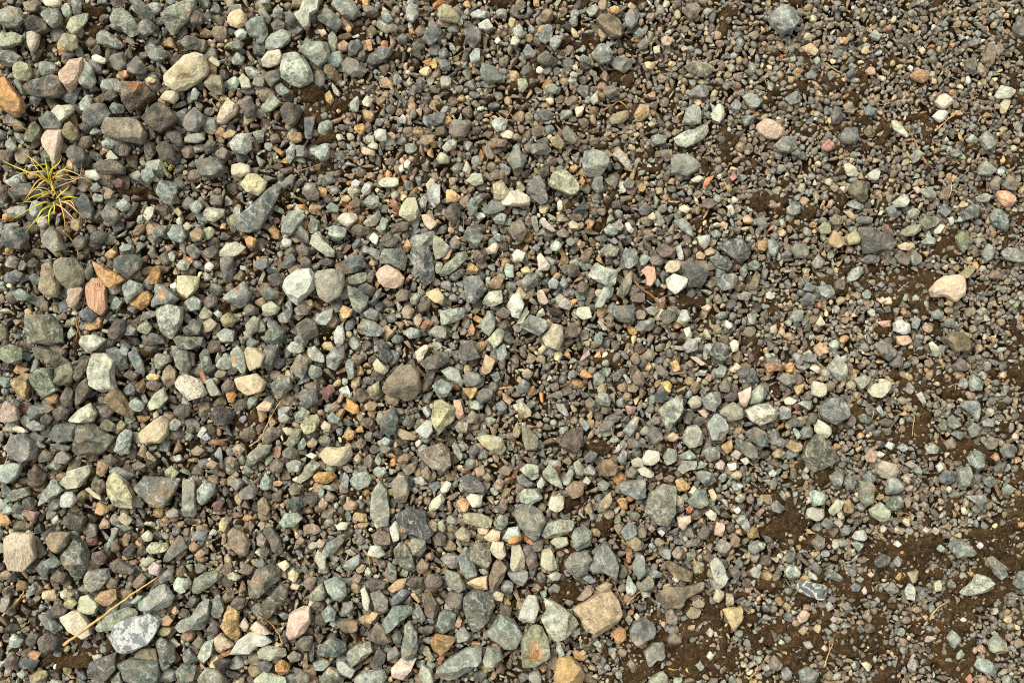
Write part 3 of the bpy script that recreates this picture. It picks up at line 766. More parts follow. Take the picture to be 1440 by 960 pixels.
b08058 t 1195,890 1215,850 1232,890 1225,925 1200,925
625c56 b 1345,800 1390,765 1435,790 1415,830 1360,830
5c5652 b 905,760 940,725 985,740 970,785 920,795
9a8878 t 885,830 920,795 940,830 915,880 890,865
b07c60 r 920,870 960,835 1005,845 975,885 930,890
T 720 240
d4cbbc q -60,165 -20,120 40,100 100,150 100,190 30,198 -50,195 *cream wedge stone|with a rounded dark underside
98a086 v 205,70 235,0 300,-10 375,75 370,125 330,135 230,95 *yellowish-green trapezoid stone|with speckled face
68686a d 95,110 120,40 155,20 190,90 205,170 160,190 110,150 *dark rounded triangular stone|beside the yellowish-green trapezoid
6a7478 d 445,90 465,35 510,32 518,110 480,125
a8b6a6 v 428,590 475,510 520,545 600,560 580,640 545,650 480,620 *bow-tie green-white stone|spotted with dark green
92a094 s 465,765 490,700 520,650 580,650 560,710 500,770
7e7c68 s 585,690 640,590 675,560 675,640 630,725
5c5c5a d 950,510 1095,505 1105,590 1080,640 1000,655 975,600 *dark square block|with smooth brown-grey sides
ccd2c4 q 870,610 910,580 985,600 985,650 920,695 880,660 *white folded stone|with grooves, beside the dark square block
cebfa8 q 860,540 885,505 945,505 950,550 910,575 870,570
565c5c v 1165,430 1230,385 1290,375 1345,440 1330,490 1280,515 1230,480 *dark diamond stone|grainy, blackish green
5c6666 v 1105,490 1160,475 1225,480 1240,530 1215,565 1150,540
6e7c7c s 1155,640 1190,580 1250,575 1283,610 1250,660 1190,675 *teal-grey five-sided stone|below the dark diamond
8a9694 s 905,280 970,265 1010,310 1025,375 970,345
566064 d 570,810 575,760 690,755 685,865 600,845 *dark barrel-shaped block|with a pale lower edge
6f7a76 s 690,880 720,845 800,835 805,885 760,905 710,900
6a6864 b 830,820 860,780 930,795 920,840 860,870
a0aca4 s 925,850 960,780 990,785 1000,845 970,870
dcd8cc q 965,890 1000,875 1015,930 985,948
ccccb4 q 358,810 370,770 435,762 450,825 400,838 *cream four-sided pebble|with a flat top
7c8682 s 45,880 100,810 180,835 215,870 150,930 90,900 *grey-green arrowhead stone|touching a pale rusty one
b8b09c q 170,940 230,860 285,870 290,950 260,1010 190,985 *pale stone with rust streaks|beside the grey-green arrowhead @a08858,230,950,14
cfcfc4 q 0,700 40,685 70,750 40,830 0,820 -30,760
b8beaa s 25,860 80,760 100,790 60,860
d8ccc0 q 140,480 160,460 215,530 205,560 150,560
ccccc4 q 0,470 30,435 75,460 60,510 10,510
66706c s 45,620 100,570 150,580 145,640 80,685
b0aca4 v 240,720 270,690 345,750 320,785 260,765
c8aa98 p 140,680 170,665 208,740 180,755 150,740
d09880 q 722,565 760,535 805,540 808,610 780,655 755,640 755,590 *salmon-pink tooth-shaped stone|beside a dry stem
7c8480 s 615,500 640,430 700,460 710,520 660,550 620,535
8aa496 s 715,500 745,462 778,490 755,530 725,530
8a8a7c v 505,440 540,410 605,435 590,480 530,485
70605a b 810,440 850,405 910,430 900,480 840,490
c0c4b8 q 1040,370 1115,360 1115,410 1085,440 1060,420
b0b8b0 s 920,430 950,415 968,500 940,500
4c4e4c d 340,230 400,170 440,200 400,240
6c6c72 d 710,220 750,175 785,210 770,245 730,250
d0bea8 q 315,300 340,278 380,300 370,325 330,325
e0d8cc q 635,295 655,288 690,335 670,355 645,330
ece4d4 q 255,180 270,160 290,190 280,220 258,222
e0d0b8 q 940,205 970,190 1008,215 985,240 945,225
8a9a8c s 515,330 550,295 600,345 570,368 530,355
b08050 r 415,335 435,275 465,285 440,340
7a6a68 t 1070,170 1130,155 1155,185 1110,215 1075,205
746c64 t 0,290 50,275 90,330 60,390 10,385 -20,340
88948a s 105,260 130,235 155,330 135,350 115,310
70706c d 1370,270 1420,250 1445,310 1400,340
74684c t 1325,650 1370,570 1400,580 1380,660 1340,670
76827a s 1280,560 1320,510 1325,580 1300,610
6e7670 s 1330,520 1370,500 1400,530 1370,560 1335,555
9a8e88 t 1270,700 1310,680 1350,690 1330,730 1280,725
b89058 r 1380,400 1420,390 1450,420 1420,455 1385,440
e0d8c8 q 1005,50 1050,25 1080,40 1050,65 1020,65
d8ccbc q 1205,200 1235,190 1255,235 1240,250
c0784c r 1070,95 1090,40 1140,25 1120,60 1080,105
b88848 r 1200,90 1220,75 1245,105 1225,125
a86464 p 1225,40 1245,5 1265,40 1240,58
6c4844 b 750,120 765,105 790,145 775,152
a88c50 r 710,90 730,65 755,90 740,120 715,115
b07838 r 375,65 395,28 412,55 400,90
74706a t 520,50 570,25 600,60 580,100 545,80
706c68 t 625,75 650,35 690,60 680,100 640,100
4a3634 b 185,775 250,768 285,795 240,820
7c684c r 385,480 420,440 455,450 430,510 390,520
5e5452 b 360,650 390,618 435,640 420,690 370,685
6a5e58 b 300,540 340,515 380,545 370,600 320,595
8ea0a4 s 200,630 230,598 265,625 250,665 210,660
7c8c94 s 265,630 290,605 320,640 295,665
a8c0ac s 215,420 245,390 285,415 260,455 225,450
6c7894 d 110,435 135,412 160,430 145,455
d4a888 p 365,415 385,388 405,420 385,438
7484a0 d 550,395 575,372 600,400 580,418
807068 b 665,710 700,685 748,690 745,740 680,740
5e5a5a b 670,660 690,640 720,665 700,690
88a094 s 800,630 820,605 835,635 820,655
6c7880 d 835,590 850,555 865,590 850,640
80746c t 690,795 720,780 755,795 745,835 705,835
7c868a s 750,775 790,760 835,780 800,815 765,800
d8b898 q 1060,770 1100,750 1125,770 1095,790
d4d4c4 q 1195,870 1205,838 1245,870 1220,895
c0a074 q 1035,470 1060,450 1090,475 1075,500 1040,495
b8a488 q 1085,450 1120,428 1148,450 1125,480 1090,475
6c6470 b 770,490 820,470 865,505 840,535 790,530
64686c d 465,375 520,360 545,380 520,402 475,395
84908c s 560,300 600,275 630,310 615,340 580,330
706878 b 590,370 625,355 640,375 610,395
c4a070 r 785,335 810,315 830,325 800,345
70605c t 740,370 775,335 800,360 790,390 750,390
b0a8a0 q 160,290 190,275 250,340 225,345 175,315
7c706a t 250,350 290,320 325,345 310,375 265,375
90a494 s 305,390 335,370 355,400 335,425 310,415
d4c4a8 q 765,255 795,232 822,255 800,280 770,272
6c5e56 b 305,890 345,850 390,890 370,935 320,935
8ca090 s 460,940 490,905 515,940 500,980 465,975
c8ccc0 q 480,850 500,840 540,890 515,900
8c7060 t 520,830 560,795 575,830 550,865
T 1080 240
d8c0a8 q 922,670 960,620 1010,590 1080,585 1115,630 1110,690 1060,738 1010,705 940,710 *pinkish-white boulder|with one small dark nick
8c8660 t 1065,590 1150,520 1172,555 1120,605 1090,600 *khaki cracked slab|behind the pinkish-white boulder
545454 d 515,315 600,325 680,360 740,400 700,440 620,460 545,465 530,400 *charcoal wedge stone|pointing right, with a flat top
b89c6c q 342,400 375,330 435,380 440,415 395,435 350,420 *tan angular block|left one of a tan pair
b0a884 q 440,370 500,328 525,365 510,410 460,418
704848 d 640,330 660,292 700,340 695,370 660,350 *maroon leaf-shaped pebble|above the charcoal wedge
c8b498 q 735,420 770,402 832,415 800,450 750,445
7c7a72 t 132,440 160,405 215,410 235,460 210,490 160,490
746f5c t 455,100 500,50 560,65 570,150 550,180 470,130 *brown-olive upright stone|with a rusty right side
8a928a s 440,190 480,160 530,190 525,220 470,210
a0a89c s 700,180 770,125 800,170 770,205 720,205
8a9288 s 870,130 910,88 945,130 940,160 890,150
d8a484 p 1295,140 1295,112 1350,110 1398,150 1380,200 1340,205 1310,180 *salmon pitted stone|near the right edge
748480 s 1250,260 1280,210 1320,215 1360,310 1345,335 1280,310
7e7e78 v 1312,460 1350,430 1450,450 1480,490 1440,518 1350,505
7e8a86 s 1205,470 1240,410 1280,440 1270,490 1230,510
68706a s 1080,240 1150,185 1210,200 1180,260 1110,280
7a8068 s 1055,370 1090,340 1135,370 1130,440 1100,460 1070,420
a09c88 t 750,350 790,310 860,300 875,330 820,365 770,370
7a7c68 s 850,290 900,250 965,265 950,310 890,330
6c625a t 715,480 750,440 795,490 790,535 740,520
62706a s 795,490 830,445 865,480 860,515 820,535
76746e t 520,500 570,470 635,480 630,515 560,525
98a098 v 445,600 480,550 540,530 550,570 500,610 450,630
8a9894 s 285,650 360,640 380,690 340,720 300,700
6a6a70 d 185,730 220,685 270,700 260,750 205,760
787c84 d 195,670 225,625 275,650 250,685
8a968a s 125,830 150,785 200,780 200,840 150,855
d8d0b8 q 270,860 300,815 325,860 290,880
a8acac v 705,860 740,830 800,860 800,910 760,922 715,900 *marbled grey-white stone|with a dark cap
7e8690 d 810,860 830,812 858,840 845,890 815,885
d8a090 q 610,850 690,840 690,880 650,880
d0a888 q 725,930 790,925 810,960 770,985 730,975
74694e t 1000,940 1040,905 1100,910 1160,960 1130,1010 1060,1020 *brown flat stone|half buried in the soil
80908e s 0,390 40,378 65,430 40,485 5,470
6e7a78 s 105,210 140,180 180,190 185,235 140,255 110,240
60666c d 495,275 530,250 590,265 580,300 520,305
9a9a80 t 285,320 320,285 355,310 350,355 300,355
8a8474 t 350,280 380,240 430,265 420,300 370,305
c8b080 q 428,230 470,225 492,260 480,280 450,255
70767c d 965,230 990,180 1030,230 1000,262
6a6050 t 960,130 1010,80 1030,110 1010,165 970,160
6a655c t 1320,80 1360,20 1410,80 1390,115 1340,105
ccc4bc q 435,0 470,-10 515,10 500,35 450,28
b4bcb4 q 560,20 600,-10 635,0 615,55 570,50
705e54 t 1240,590 1290,555 1330,580 1310,605 1260,608
747c84 d 75,470 110,442 140,465 120,490 85,485
68747c d 325,570 350,545 382,570 360,592
747c78 s 245,520 280,475 320,500 310,545 265,550
98a294 s 785,230 820,210 860,225 840,270 795,270
7c8480 s 665,210 710,190 740,250 710,268 680,250
84908c s 1130,80 1150,60 1160,100 1140,115
74746c t 1250,70 1290,25 1320,60 1300,110 1260,105
8c948c s 1170,150 1220,125 1270,140 1240,175 1185,175
c8c8c0 q 1010,265 1040,258 1050,290 1030,310
c0bcb0 v 930,340 965,300 995,310 970,355 940,355
90a090 s 860,400 900,370 950,380 945,415 880,415
8aa090 s 885,370 905,335 925,375 905,385
6c7074 d 500,440 510,418 530,440 510,455
c8d4c8 q -10,690 10,675 45,710 20,725 -10,715
d4b060 r 105,750 125,725 138,750 120,770
c87c48 r 275,750 295,735 305,760 285,770
d8a890 q 342,740 350,722 370,735 355,755
a87c50 t 745,795 765,778 783,795 765,812
706860 t 375,630 410,602 440,630 425,670 385,665
7c7488 d 615,640 640,622 660,640 640,660
8ca0a0 s 530,690 560,665 585,690 570,720 540,715
908064 t 470,700 500,680 530,700 510,725
c4b4a0 q 620,730 645,708 668,730 645,752
6a6660 t 650,770 680,760 695,790 665,800
88988c s 920,800 960,775 1000,800 970,835 930,835
8c7c68 t 1110,790 1140,765 1165,800 1140,825 1115,815
747c88 s 1170,790 1200,770 1220,800 1195,815
b0946c t 990,750 1020,725 1050,745 1030,765
a88870 t 870,880 890,850 930,885 915,915 885,905
d0b4a8 q 815,95 845,88 862,115 840,132
c0b088 t 1075,195 1100,165 1130,185 1110,208 1085,208
T 0 480
b0b4a4 s 490,100 510,65 590,70 640,100 630,180 648,270 570,283 510,250 500,180 *large pale grey rectangular stone|with a rough broken right side
5e6864 d 258,530 300,470 400,455 420,470 410,560 340,570 280,550 *dark green-grey slab|left half of a touching dark pair
56584e d 410,560 420,470 480,450 560,500 635,540 600,600 550,640 450,640 400,610 *blackish olive pentagon stone|right half of a touching dark pair
c4b498 q 765,520 830,470 900,420 940,450 935,520 900,570 800,570 *cream wedge with a shiny facet|at the edge of fine tan gravel
c6bfae v 972,240 990,200 1040,185 1120,220 1158,290 1140,310 1060,330 1010,300 *whitish oval stone|with grey freckles
a8b09a s 825,360 850,310 920,258 942,320 900,370 840,388
84704c r 580,320 640,255 680,290 745,390 730,440 660,400 600,350 *olive rusty oblong stone|leaning under the large pale rectangle
b4b8a4 s 378,450 430,390 500,345 540,400 520,450 460,458
767a64 s 285,220 310,150 390,120 410,170 390,230 330,250
76826c v 160,200 220,150 280,150 290,210 320,270 240,315 200,290 180,240 *mossy green lumpy stone|beside an olive smooth one
a08860 t 65,240 120,175 158,190 155,260 140,330 110,320 85,290
5c6866 d 590,50 650,30 710,80 720,150 670,165 640,120
7e8c70 s 0,40 50,15 115,40 115,100 50,125 0,90
6a6a5c t 165,40 220,25 300,60 360,100 310,160 250,120 190,90
625c56 b 410,330 420,260 480,205 510,270 460,340 420,365
c8a898 p -20,420 30,330 80,370 95,440 50,455 0,450 *pink ragged stone|cut by the left edge
e0d4c0 q 65,490 90,475 120,480 160,510 100,515
66686a d 35,600 60,530 130,520 200,600 190,660 120,680 40,660 *bluish dark rounded block|with rusty specks at the left @84705c,80,560,22
68706c d 145,400 160,360 280,355 300,380 250,410 180,440
8a9a90 s 140,470 190,440 250,475 240,500 160,505
9cb0a4 s -20,700 50,685 112,690 100,750 50,795 -20,790 *pale mint stone|cut by the left edge
c4c4b0 q 320,800 380,750 375,730 490,697 497,740 440,820 370,830 *cream stepped stone|with a notch in its top side
84908a v 205,930 230,850 290,770 350,840 300,880 240,910
b4bcb8 q 330,930 350,850 400,845 432,890 400,930 350,940
b0aa8c v 585,860 600,760 640,735 700,780 745,870 740,940 690,940 630,930 *cream knobbly stone|with a hollowed face
6c7472 s 755,830 800,760 1000,775 990,820 920,930 860,935 810,880 *dark grey-blue trapezoid stone|wide at the top
84887c s 1025,780 1090,775 1100,960 1090,990 1030,985 *upright grey bar stone|straight-sided like a post
8a9890 v 1105,840 1150,780 1210,810 1200,860 1130,920 1105,890
90a09c v 630,620 660,540 690,495 738,500 720,630 680,640
504c4c b 1180,420 1210,365 1280,380 1315,410 1270,470 1210,475
625e60 b 975,390 1010,350 1070,360 1060,420 1010,435
8a7c68 t 910,170 950,125 990,170 980,230 940,265 910,210
92a094 s 1150,220 1190,205 1245,300 1190,310 1165,265
d09040 r 1270,300 1300,280 1330,290 1310,345 1285,350 *bright orange pebble|at a bare soil hollow
c8b898 q 1315,210 1370,195 1440,180 1490,230 1470,280 1390,305 1330,270 *cream stone with a ridge|above the bright orange pebble
b8ac90 q 1355,80 1390,30 1440,40 1490,80 1470,140 1400,165
8a9484 s 1295,70 1330,20 1370,60 1385,150 1370,185 1310,140 @c08040,1325,100,25
a8b8a8 s 1210,140 1240,90 1300,85 1300,150 1250,162
68746c s 965,50 1050,50 1070,150 1040,180 990,140
788474 s 860,110 880,65 950,75 960,110 900,150
6c7880 d 715,70 760,40 800,110 815,190 780,180
6a767a s 690,270 730,230 765,260 750,300 710,300
98a8a0 s 720,350 760,315 810,350 800,390 750,395
685e58 b 690,190 730,160 780,185 740,225
80603c r 755,250 800,205 820,240 810,290 780,285
5c524a b 150,760 190,690 250,750 240,800 200,830 155,810
7e8e80 s 10,900 80,830 160,820 170,860 100,890 40,910
7a5450 b 1190,960 1210,900 1265,890 1240,950
6e7468 s 1370,690 1400,630 1460,580 1525,585 1510,630 1440,680 1390,720
74787a d 1285,780 1350,770 1370,800 1330,840 1295,820
6c6a68 d 1340,850 1400,805 1450,830 1430,880 1350,890
c8bca4 q 475,830 500,820 560,860 570,890 530,880
74695c t 510,800 570,775 595,810 560,860 515,840
686c54 d 560,470 600,430 650,470 640,505 590,505
8c8680 t 300,640 350,610 400,650 370,690 310,680
c4a468 r 820,195 850,178 900,190 890,215 830,218
7c7068 b 820,230 870,215 910,240 880,280 830,265
94a4a0 s 945,460 980,432 1020,460 990,500 955,495
d0c8c0 q 1105,530 1140,478 1165,495 1130,545
94a4b0 s 1130,545 1160,510 1185,545 1160,560
a0b0a8 s 970,645 1010,635 1025,665 990,680
8c8070 t 1075,610 1110,585 1150,610 1120,640 1080,635
b0987c t 1155,690 1185,665 1225,685 1200,715 1165,712
b49878 t 1305,600 1340,575 1375,605 1350,635 1315,630
8c7e6c t 1265,690 1290,640 1325,660 1315,710 1275,715
7c8478 v 1040,530 1060,508 1090,530 1065,560 1040,555
585456 b 1045,490 1075,465 1100,490 1080,520 1050,515
a09468 t 655,470 680,440 705,465 690,495 660,492
98a080 s 925,730 960,698 1005,735 980,768 935,760
989070 t 815,640 830,615 880,660 865,682 840,665
a08a70 t 780,620 800,570 825,600 815,645 790,650
6a5e58 b 555,390 600,355 640,390 610,430 565,425
5a5350 b 295,390 340,360 390,390 370,440 310,445
605a58 b 335,330 370,250 410,280 400,360 350,375
a07c4c r 250,320 290,285 325,300 320,345 270,352
545050 b 205,660 240,610 300,630 290,670 230,680
6c7878 d 180,580 215,558 258,590 230,605
607074 d 270,575 330,575 400,590 380,615 290,608
606a70 d 600,730 650,700 700,720 760,750 720,775 640,760
6a6460 b 585,650 620,630 655,670 630,700 590,690
787874 b 740,690 780,675 820,695 800,720 750,720
60584e b 410,180 450,110 490,100 490,150 440,225 415,215
585c5c d 40,345 80,318 115,345 100,370 60,370
5e5456 b 225,430 260,405 300,430 280,465 235,465
748478 s 260,695 300,665 350,700 330,720 270,718
84a0a0 s 670,50 690,22 722,45 715,80 690,75
646c68 d 0,830 40,812 65,840 40,880 5,870
88a8a4 s 15,940 40,918 70,945 50,975 15,975
6c6c68 v 265,920 295,875 335,890 330,940 280,950
5e5a56 b 120,900 160,870 200,900 190,945 130,945
4e5a5c d 60,930 95,900 130,930 110,965 65,960
a09c94 q 935,960 970,930 1005,950 1000,985 940,985
6c6460 b 1245,250 1280,205 1320,230 1310,275 1260,285
88a090 s 1115,150 1140,80 1180,90 1190,150 1150,170
7c7868 t 1205,185 1230,160 1275,170 1260,200 1215,205
T 360 480
8c8072 b 710,260 740,210 800,145 870,130 915,170 925,270 880,325 830,340 790,310 725,290 *big brown pitted stone|largest of the brown ones, lumpy like lava
bcc6bc q 895,500 960,440 990,450 995,510 955,550 *white-green triangular chip|beside the crumbly mossy stone
a09a78 v 985,430 1000,340 1040,325 1130,380 1110,450 1060,480 1030,525 1000,470 *crumbly mossy stone|yellow-grey and flaky
d8a48c q 1110,330 1150,330 1175,430 1130,440 1115,390 *salmon sliver|wedged beside the crumbly mossy stone
5a6666 d 690,450 730,395 770,360 800,440 780,520 735,530 700,490 *dark teardrop stone|bluish and smooth, point upward
a0907c t 785,490 820,490 915,535 890,555 820,550 790,520
7e7264 v 900,640 960,600 1040,570 1085,610 1095,690 1050,740 990,710 930,660 *large brown triangular stone|with grey streaks
c89850 r 318,760 350,735 430,735 460,755 400,805 335,790 *amber smooth oblong pebble|shining among tan gravel
c0b498 q 350,640 395,590 450,600 530,585 540,640 500,690 470,700 400,690 *cream angular stone with grey end|above the amber oblong pebble @84888a,525,655,40
868876 s 220,790 260,720 320,660 360,700 320,750 250,800
aca888 v 245,480 275,420 340,410 355,450 330,500 280,525
84988c s 215,420 260,365 305,400 270,440 225,455
d89840 r 495,375 515,320 575,360 580,400 545,408 515,390 *vivid orange lump|brightest orange stone of all
7c4c44 d 370,280 420,235 443,275 400,330 375,325 *brick-red flat pebble|touching a dark square stone
646c6c d 240,290 265,268 335,265 345,340 290,375 245,330
6c7876 v 80,240 130,185 190,200 200,260 140,320 95,290
a0aea2 s 285,40 330,25 380,80 385,120 320,110 290,75
7a7c76 s 190,150 235,65 290,100 280,170 260,215 220,190
808680 s 395,80 440,30 490,25 495,90 440,165 400,140
849284 s 285,180 310,130 365,150 370,190 320,215
8a9a90 s 495,130 520,95 550,115 550,200 525,215
5c6464 s 10,80 60,20 125,15 120,80 75,165 25,140
dcd0bc q 895,60 955,8 970,40 930,115 905,105 *cream leaf-shaped pebble|leaning on the dark flat wedge
4e504c d 920,120 970,85 1080,50 1085,110 1010,165 950,150 *dark flat wedge stone|with fine grooves
64625e d 1135,100 1150,0 1215,-10 1262,90 1200,105 *grey-brown sharp triangle stone|with a straight base
d0b494 p 1265,165 1290,70 1350,110 1320,170 1290,190 *sandy pink rhomb stone|with a speckled face
8c9c9c s 1355,30 1400,15 1415,80 1390,118 1355,100
8a9a8c s 1040,165 1090,140 1140,160 1170,230 1150,255 1090,215
6a7276 d 1165,215 1180,160 1250,180 1275,225 1230,250 1180,255
7c8c88 s 990,250 1040,210 1110,245 1070,310 1030,320
c0985c r 1160,265 1250,250 1240,290 1205,330
545c58 d 1225,300 1280,260 1335,270 1320,330 1260,350
8ca098 s 1200,340 1240,330 1285,370 1250,385 1210,375
a8a484 s 1240,540 1300,525 1385,540 1405,610 1370,645 1310,610 1270,580 *olive-cream rounded stone|dusty and soft-edged
5c6064 v 1140,770 1200,745 1250,770 1305,850 1220,850 1165,830 *charcoal speckled trapezoid|sharp at its lower right
92968a s 640,960 655,850 695,785 735,840 750,960 740,1040 690,1045 645,1000 *grey arch-shaped stone|rounded at the top like a tombstone
8a867a t 755,800 800,750 850,760 860,850 840,905 790,910
a4b4a4 s 655,720 690,700 735,735 700,765 660,750
92a092 s 525,780 560,740 620,730 650,770 630,815 575,835 540,815
7c7060 t 820,720 860,690 915,670 890,730 850,755
ccc8b4 q 960,950 990,890 1040,855 1065,890 1020,940 980,965
d0a070 r 1130,900 1160,875 1205,910 1180,955 1150,950
ccc8b8 q 1180,880 1210,855 1275,865 1265,930 1220,935
dcd8c8 q 1035,830 1070,780 1100,800 1080,845 1050,855
5c6a60 s 165,910 210,870 260,880 265,930 220,960 170,940
88a09c s 15,820 50,735 90,780 80,830 35,835
808a8c s 475,810 495,735 525,760 515,830 490,838
8e948a s 165,690 210,660 255,680 240,730 180,735
7a7268 t 145,620 190,585 240,620 215,660 160,655
ccb498 q 0,370 45,330 90,350 75,390 10,390
a0967c t 620,270 690,220 698,290 650,325
6c6c70 d 605,235 630,195 665,215 650,245
5c5a50 d 935,220 970,155 1010,165 990,240 940,290
484a48 d 675,10 700,-10 740,10 770,90 730,130 690,90
bcb89c q 655,130 680,95 745,160 720,187 670,165
9aa090 v 170,40 200,0 260,10 270,55 220,70
76847c s 1100,580 1120,555 1165,640 1150,670 1110,630
e0d0b4 q 360,475 385,445 420,470 410,510 380,505
d8a860 r 490,530 515,495 555,505 545,550 510,555
e0d4c0 q 275,640 310,625 345,640 320,660
84988e s 395,430 425,400 475,430 460,465 410,455
98988c t 120,430 155,400 195,430 170,460 130,450
707068 b 350,560 390,520 425,550 410,595 365,590
9c8878 t 285,570 320,540 348,565 330,595 295,595
788c80 s 230,590 265,535 285,570 270,605 240,610
747c64 s 170,560 210,490 255,490 240,570 200,595
606660 d 820,460 850,415 880,440 865,475 830,475
785c50 b 605,470 640,420 660,450 645,490 615,490
9c8064 t 605,360 640,335 685,350 665,385 620,390
8c7660 t 410,360 450,335 475,365 450,390 415,390
e0b8a0 q 890,570 920,548 932,570 905,595
98b0a0 s 695,560 725,535 760,555 740,585 705,575
687874 d 695,590 725,575 760,600 730,630 700,615
84684c t 790,665 830,630 870,640 850,685 800,690
a09888 t 1120,480 1140,450 1195,455 1185,510 1130,510
84786c t 1180,430 1215,385 1255,420 1240,460 1190,460
747074 b 1200,600 1235,575 1255,620 1230,645 1200,635
9c8468 t 1230,720 1280,690 1290,750 1240,760
8c8070 t 1265,760 1300,735 1335,770 1300,795
708090 d 1350,350 1385,330 1415,365 1390,395 1355,380
84908c v 1320,190 1360,165 1375,210 1345,230
a0a098 v 885,770 930,755 965,800 930,810 895,800
90806c t 925,730 960,690 985,740 970,785 940,765
786a60 t 1360,940 1380,880 1420,890 1410,945 1380,975
8c7860 t 1330,810 1365,765 1400,790 1380,835 1340,835
7c6c58 t 1365,720 1400,695 1440,720 1425,755 1375,750
706a60 b 70,690 110,655 155,680 140,735 85,735
847460 t 5,910 40,865 80,940 60,975 20,970
b09068 t 90,790 130,780 160,795 130,812 95,810
8c7860 t 180,830 210,795 255,815 240,860 195,860
58524c b 255,890 300,845 345,870 340,910 280,915
7c9088 s 350,850 365,820 385,840 375,890 355,880
8c745c t 385,870 410,840 445,870 430,905 395,900
b89c74 t 350,910 375,875 405,910 385,945 355,935
748c84 s 375,810 420,805 445,840 400,835
9c8064 t 490,920 530,890 575,910 560,945 500,945
848e88 s 475,700 520,695 550,735 510,735
c0a888 t 545,660 575,625 595,660 570,690
6c6460 b 605,660 640,630 660,670 640,710 610,695
90a0a0 s 665,670 685,630 705,670 690,700
7c6450 t 555,570 590,540 620,570 595,605 560,595
T 720 480
929a8a s 825,390 870,345 955,300 960,380 890,505 865,480 850,430 *grey-green kite stone|with a long point turned down @b8b4a8,915,325,22
8c9694 s 1100,470 1150,400 1200,440 1225,500 1180,555 1120,550 *blue-grey cracked egg stone|with glassy highlights
a0a094 v 960,540 990,480 1040,470 1075,520 1070,580 1000,600 970,570 *grey-white faceted round stone|darker at its lower side
a4a294 t 1170,390 1250,340 1300,380 1298,430 1220,455 1180,420
b4b0a0 v 1320,390 1380,355 1450,350 1500,400 1490,440 1400,475 1340,440 *pale veined oval stone|with thin dark cracks
7e8480 v 1070,330 1110,290 1175,280 1180,340 1140,395 1090,375
d4b4a4 q 1272,290 1350,255 1345,310 1310,385 1285,345 *pale pink triangular stone|point turned down
80907c s 1345,350 1350,280 1400,240 1440,290 1400,345
5a6258 s 1255,545 1330,560 1395,600 1365,670 1310,640 1270,600
606660 d 1325,510 1370,480 1430,510 1440,590 1390,590 1340,550
78786e v 750,960 775,860 850,805 920,815 920,960 870,1050 800,1010 *big coarse-grained grey stone|like a blunt arrowhead pointing down
7a8686 s 590,800 640,785 750,780 755,880 700,890 630,860 *blue-grey tilted slab|with a bright streaked face
7c6444 r 475,710 510,670 560,658 600,700 580,745 520,760 490,740 *rusty brown block|with dark specks
b07838 r 565,770 600,740 650,755 650,795 580,797
c8c4b8 q 735,660 760,610 830,620 830,670 790,700 740,690 *white blocky stone|largest of a white cluster
c4c0b4 q 670,670 710,650 745,670 740,705 680,705
c4c0b0 q 705,720 740,700 805,740 790,768 730,755
645850 b 270,580 300,520 350,485 400,510 400,580 350,635 290,610 *dark brown lava lump|full of fine holes
807c6c t 55,480 90,480 145,540 140,610 80,615 60,560
a0a898 s 45,720 90,685 150,700 150,760 120,790 60,740
9c9f90 s 170,740 215,685 260,740 290,830 220,800 180,770
94a492 v 35,860 70,830 140,830 172,880 110,920 50,905
c8c4b4 q 205,920 220,870 295,870 290,940 250,960 215,945
8e745c t 300,830 350,785 410,800 400,860 340,885
868c80 s 285,780 330,705 350,740 320,810 290,805
8a9284 s 345,690 370,660 410,710 400,760 360,740
a09474 t 485,910 555,845 565,900 520,960 500,950
5c646c d 655,550 690,545 730,580 695,622
4e5a60 d 800,310 840,240 880,310 850,345 810,340
b09858 r 835,230 880,220 905,250 885,290 850,260
8e9490 v 465,310 510,280 560,310 550,365 490,355
bcb8a4 v 0,360 60,335 110,390 105,420 70,430 20,385 *pale freckled oval stone|with a rusty lower tip @b08850,85,420,28
6a767c s 20,270 60,205 105,240 80,285 40,290
7a6c62 b 675,200 710,155 745,190 740,250 690,245
6e6668 b 760,530 790,475 840,490 850,550 800,585
8c9698 s 625,500 690,420 720,430 700,490 660,540 *two-tone chip|cream at the top and blue-grey below @ccb890,700,440,40
86948c s 930,720 960,670 1040,670 1035,720 960,745
8e948a s 850,650 880,600 930,610 930,670 870,700
6c7470 s 1030,740 1070,725 1130,740 1155,790 1110,815 1060,790
74847e s 990,900 1040,840 1090,830 1110,910 1060,940 1000,925
70786c s 1075,620 1120,590 1170,600 1170,660 1110,680
c8a068 r 920,780 960,765 1005,820 970,845 930,835
d8c4a0 q 1105,840 1130,825 1160,880 1130,905
b08c5c r 1175,590 1240,545 1245,600 1210,635
c4b4a8 q 1230,640 1260,608 1295,630 1270,665
dcd8d0 q 1210,690 1260,680 1260,720 1225,725
e0dcd4 q 1285,665 1320,650 1340,680 1310,695
e8e0d0 q 1225,10 1250,-10 1275,0 1275,50 1240,60
5c605c v 1110,70 1150,0 1210,20 1230,100 1170,110
a0a09c q 960,30 1000,-20 1050,-5 1050,45 990,65
c8b8a0 q 1225,160 1265,118 1292,145 1250,180
d4b498 q 1000,85 1040,85 1100,130 1060,135
c8a060 r 890,120 930,100 948,160 910,170
c8bca8 q 920,860 970,880 965,940 925,920
8a948a s 245,350 290,350 325,420 300,425 260,385
b0a698 t 990,345 1020,305 1065,330 1060,370 1010,378
d4b09c q 1045,390 1080,380 1110,405 1085,435
6a7a7a d 480,800 510,775 550,800 530,840 490,835
66666a d 20,770 60,745 120,800 90,820 40,805
c08040 r 378,185 405,152 455,200 415,208
c89488 q 380,95 430,48 440,70 395,110
c8b898 q 145,45 175,18 195,35 165,70
a09080 t 55,180 85,150 120,175 100,210 65,205
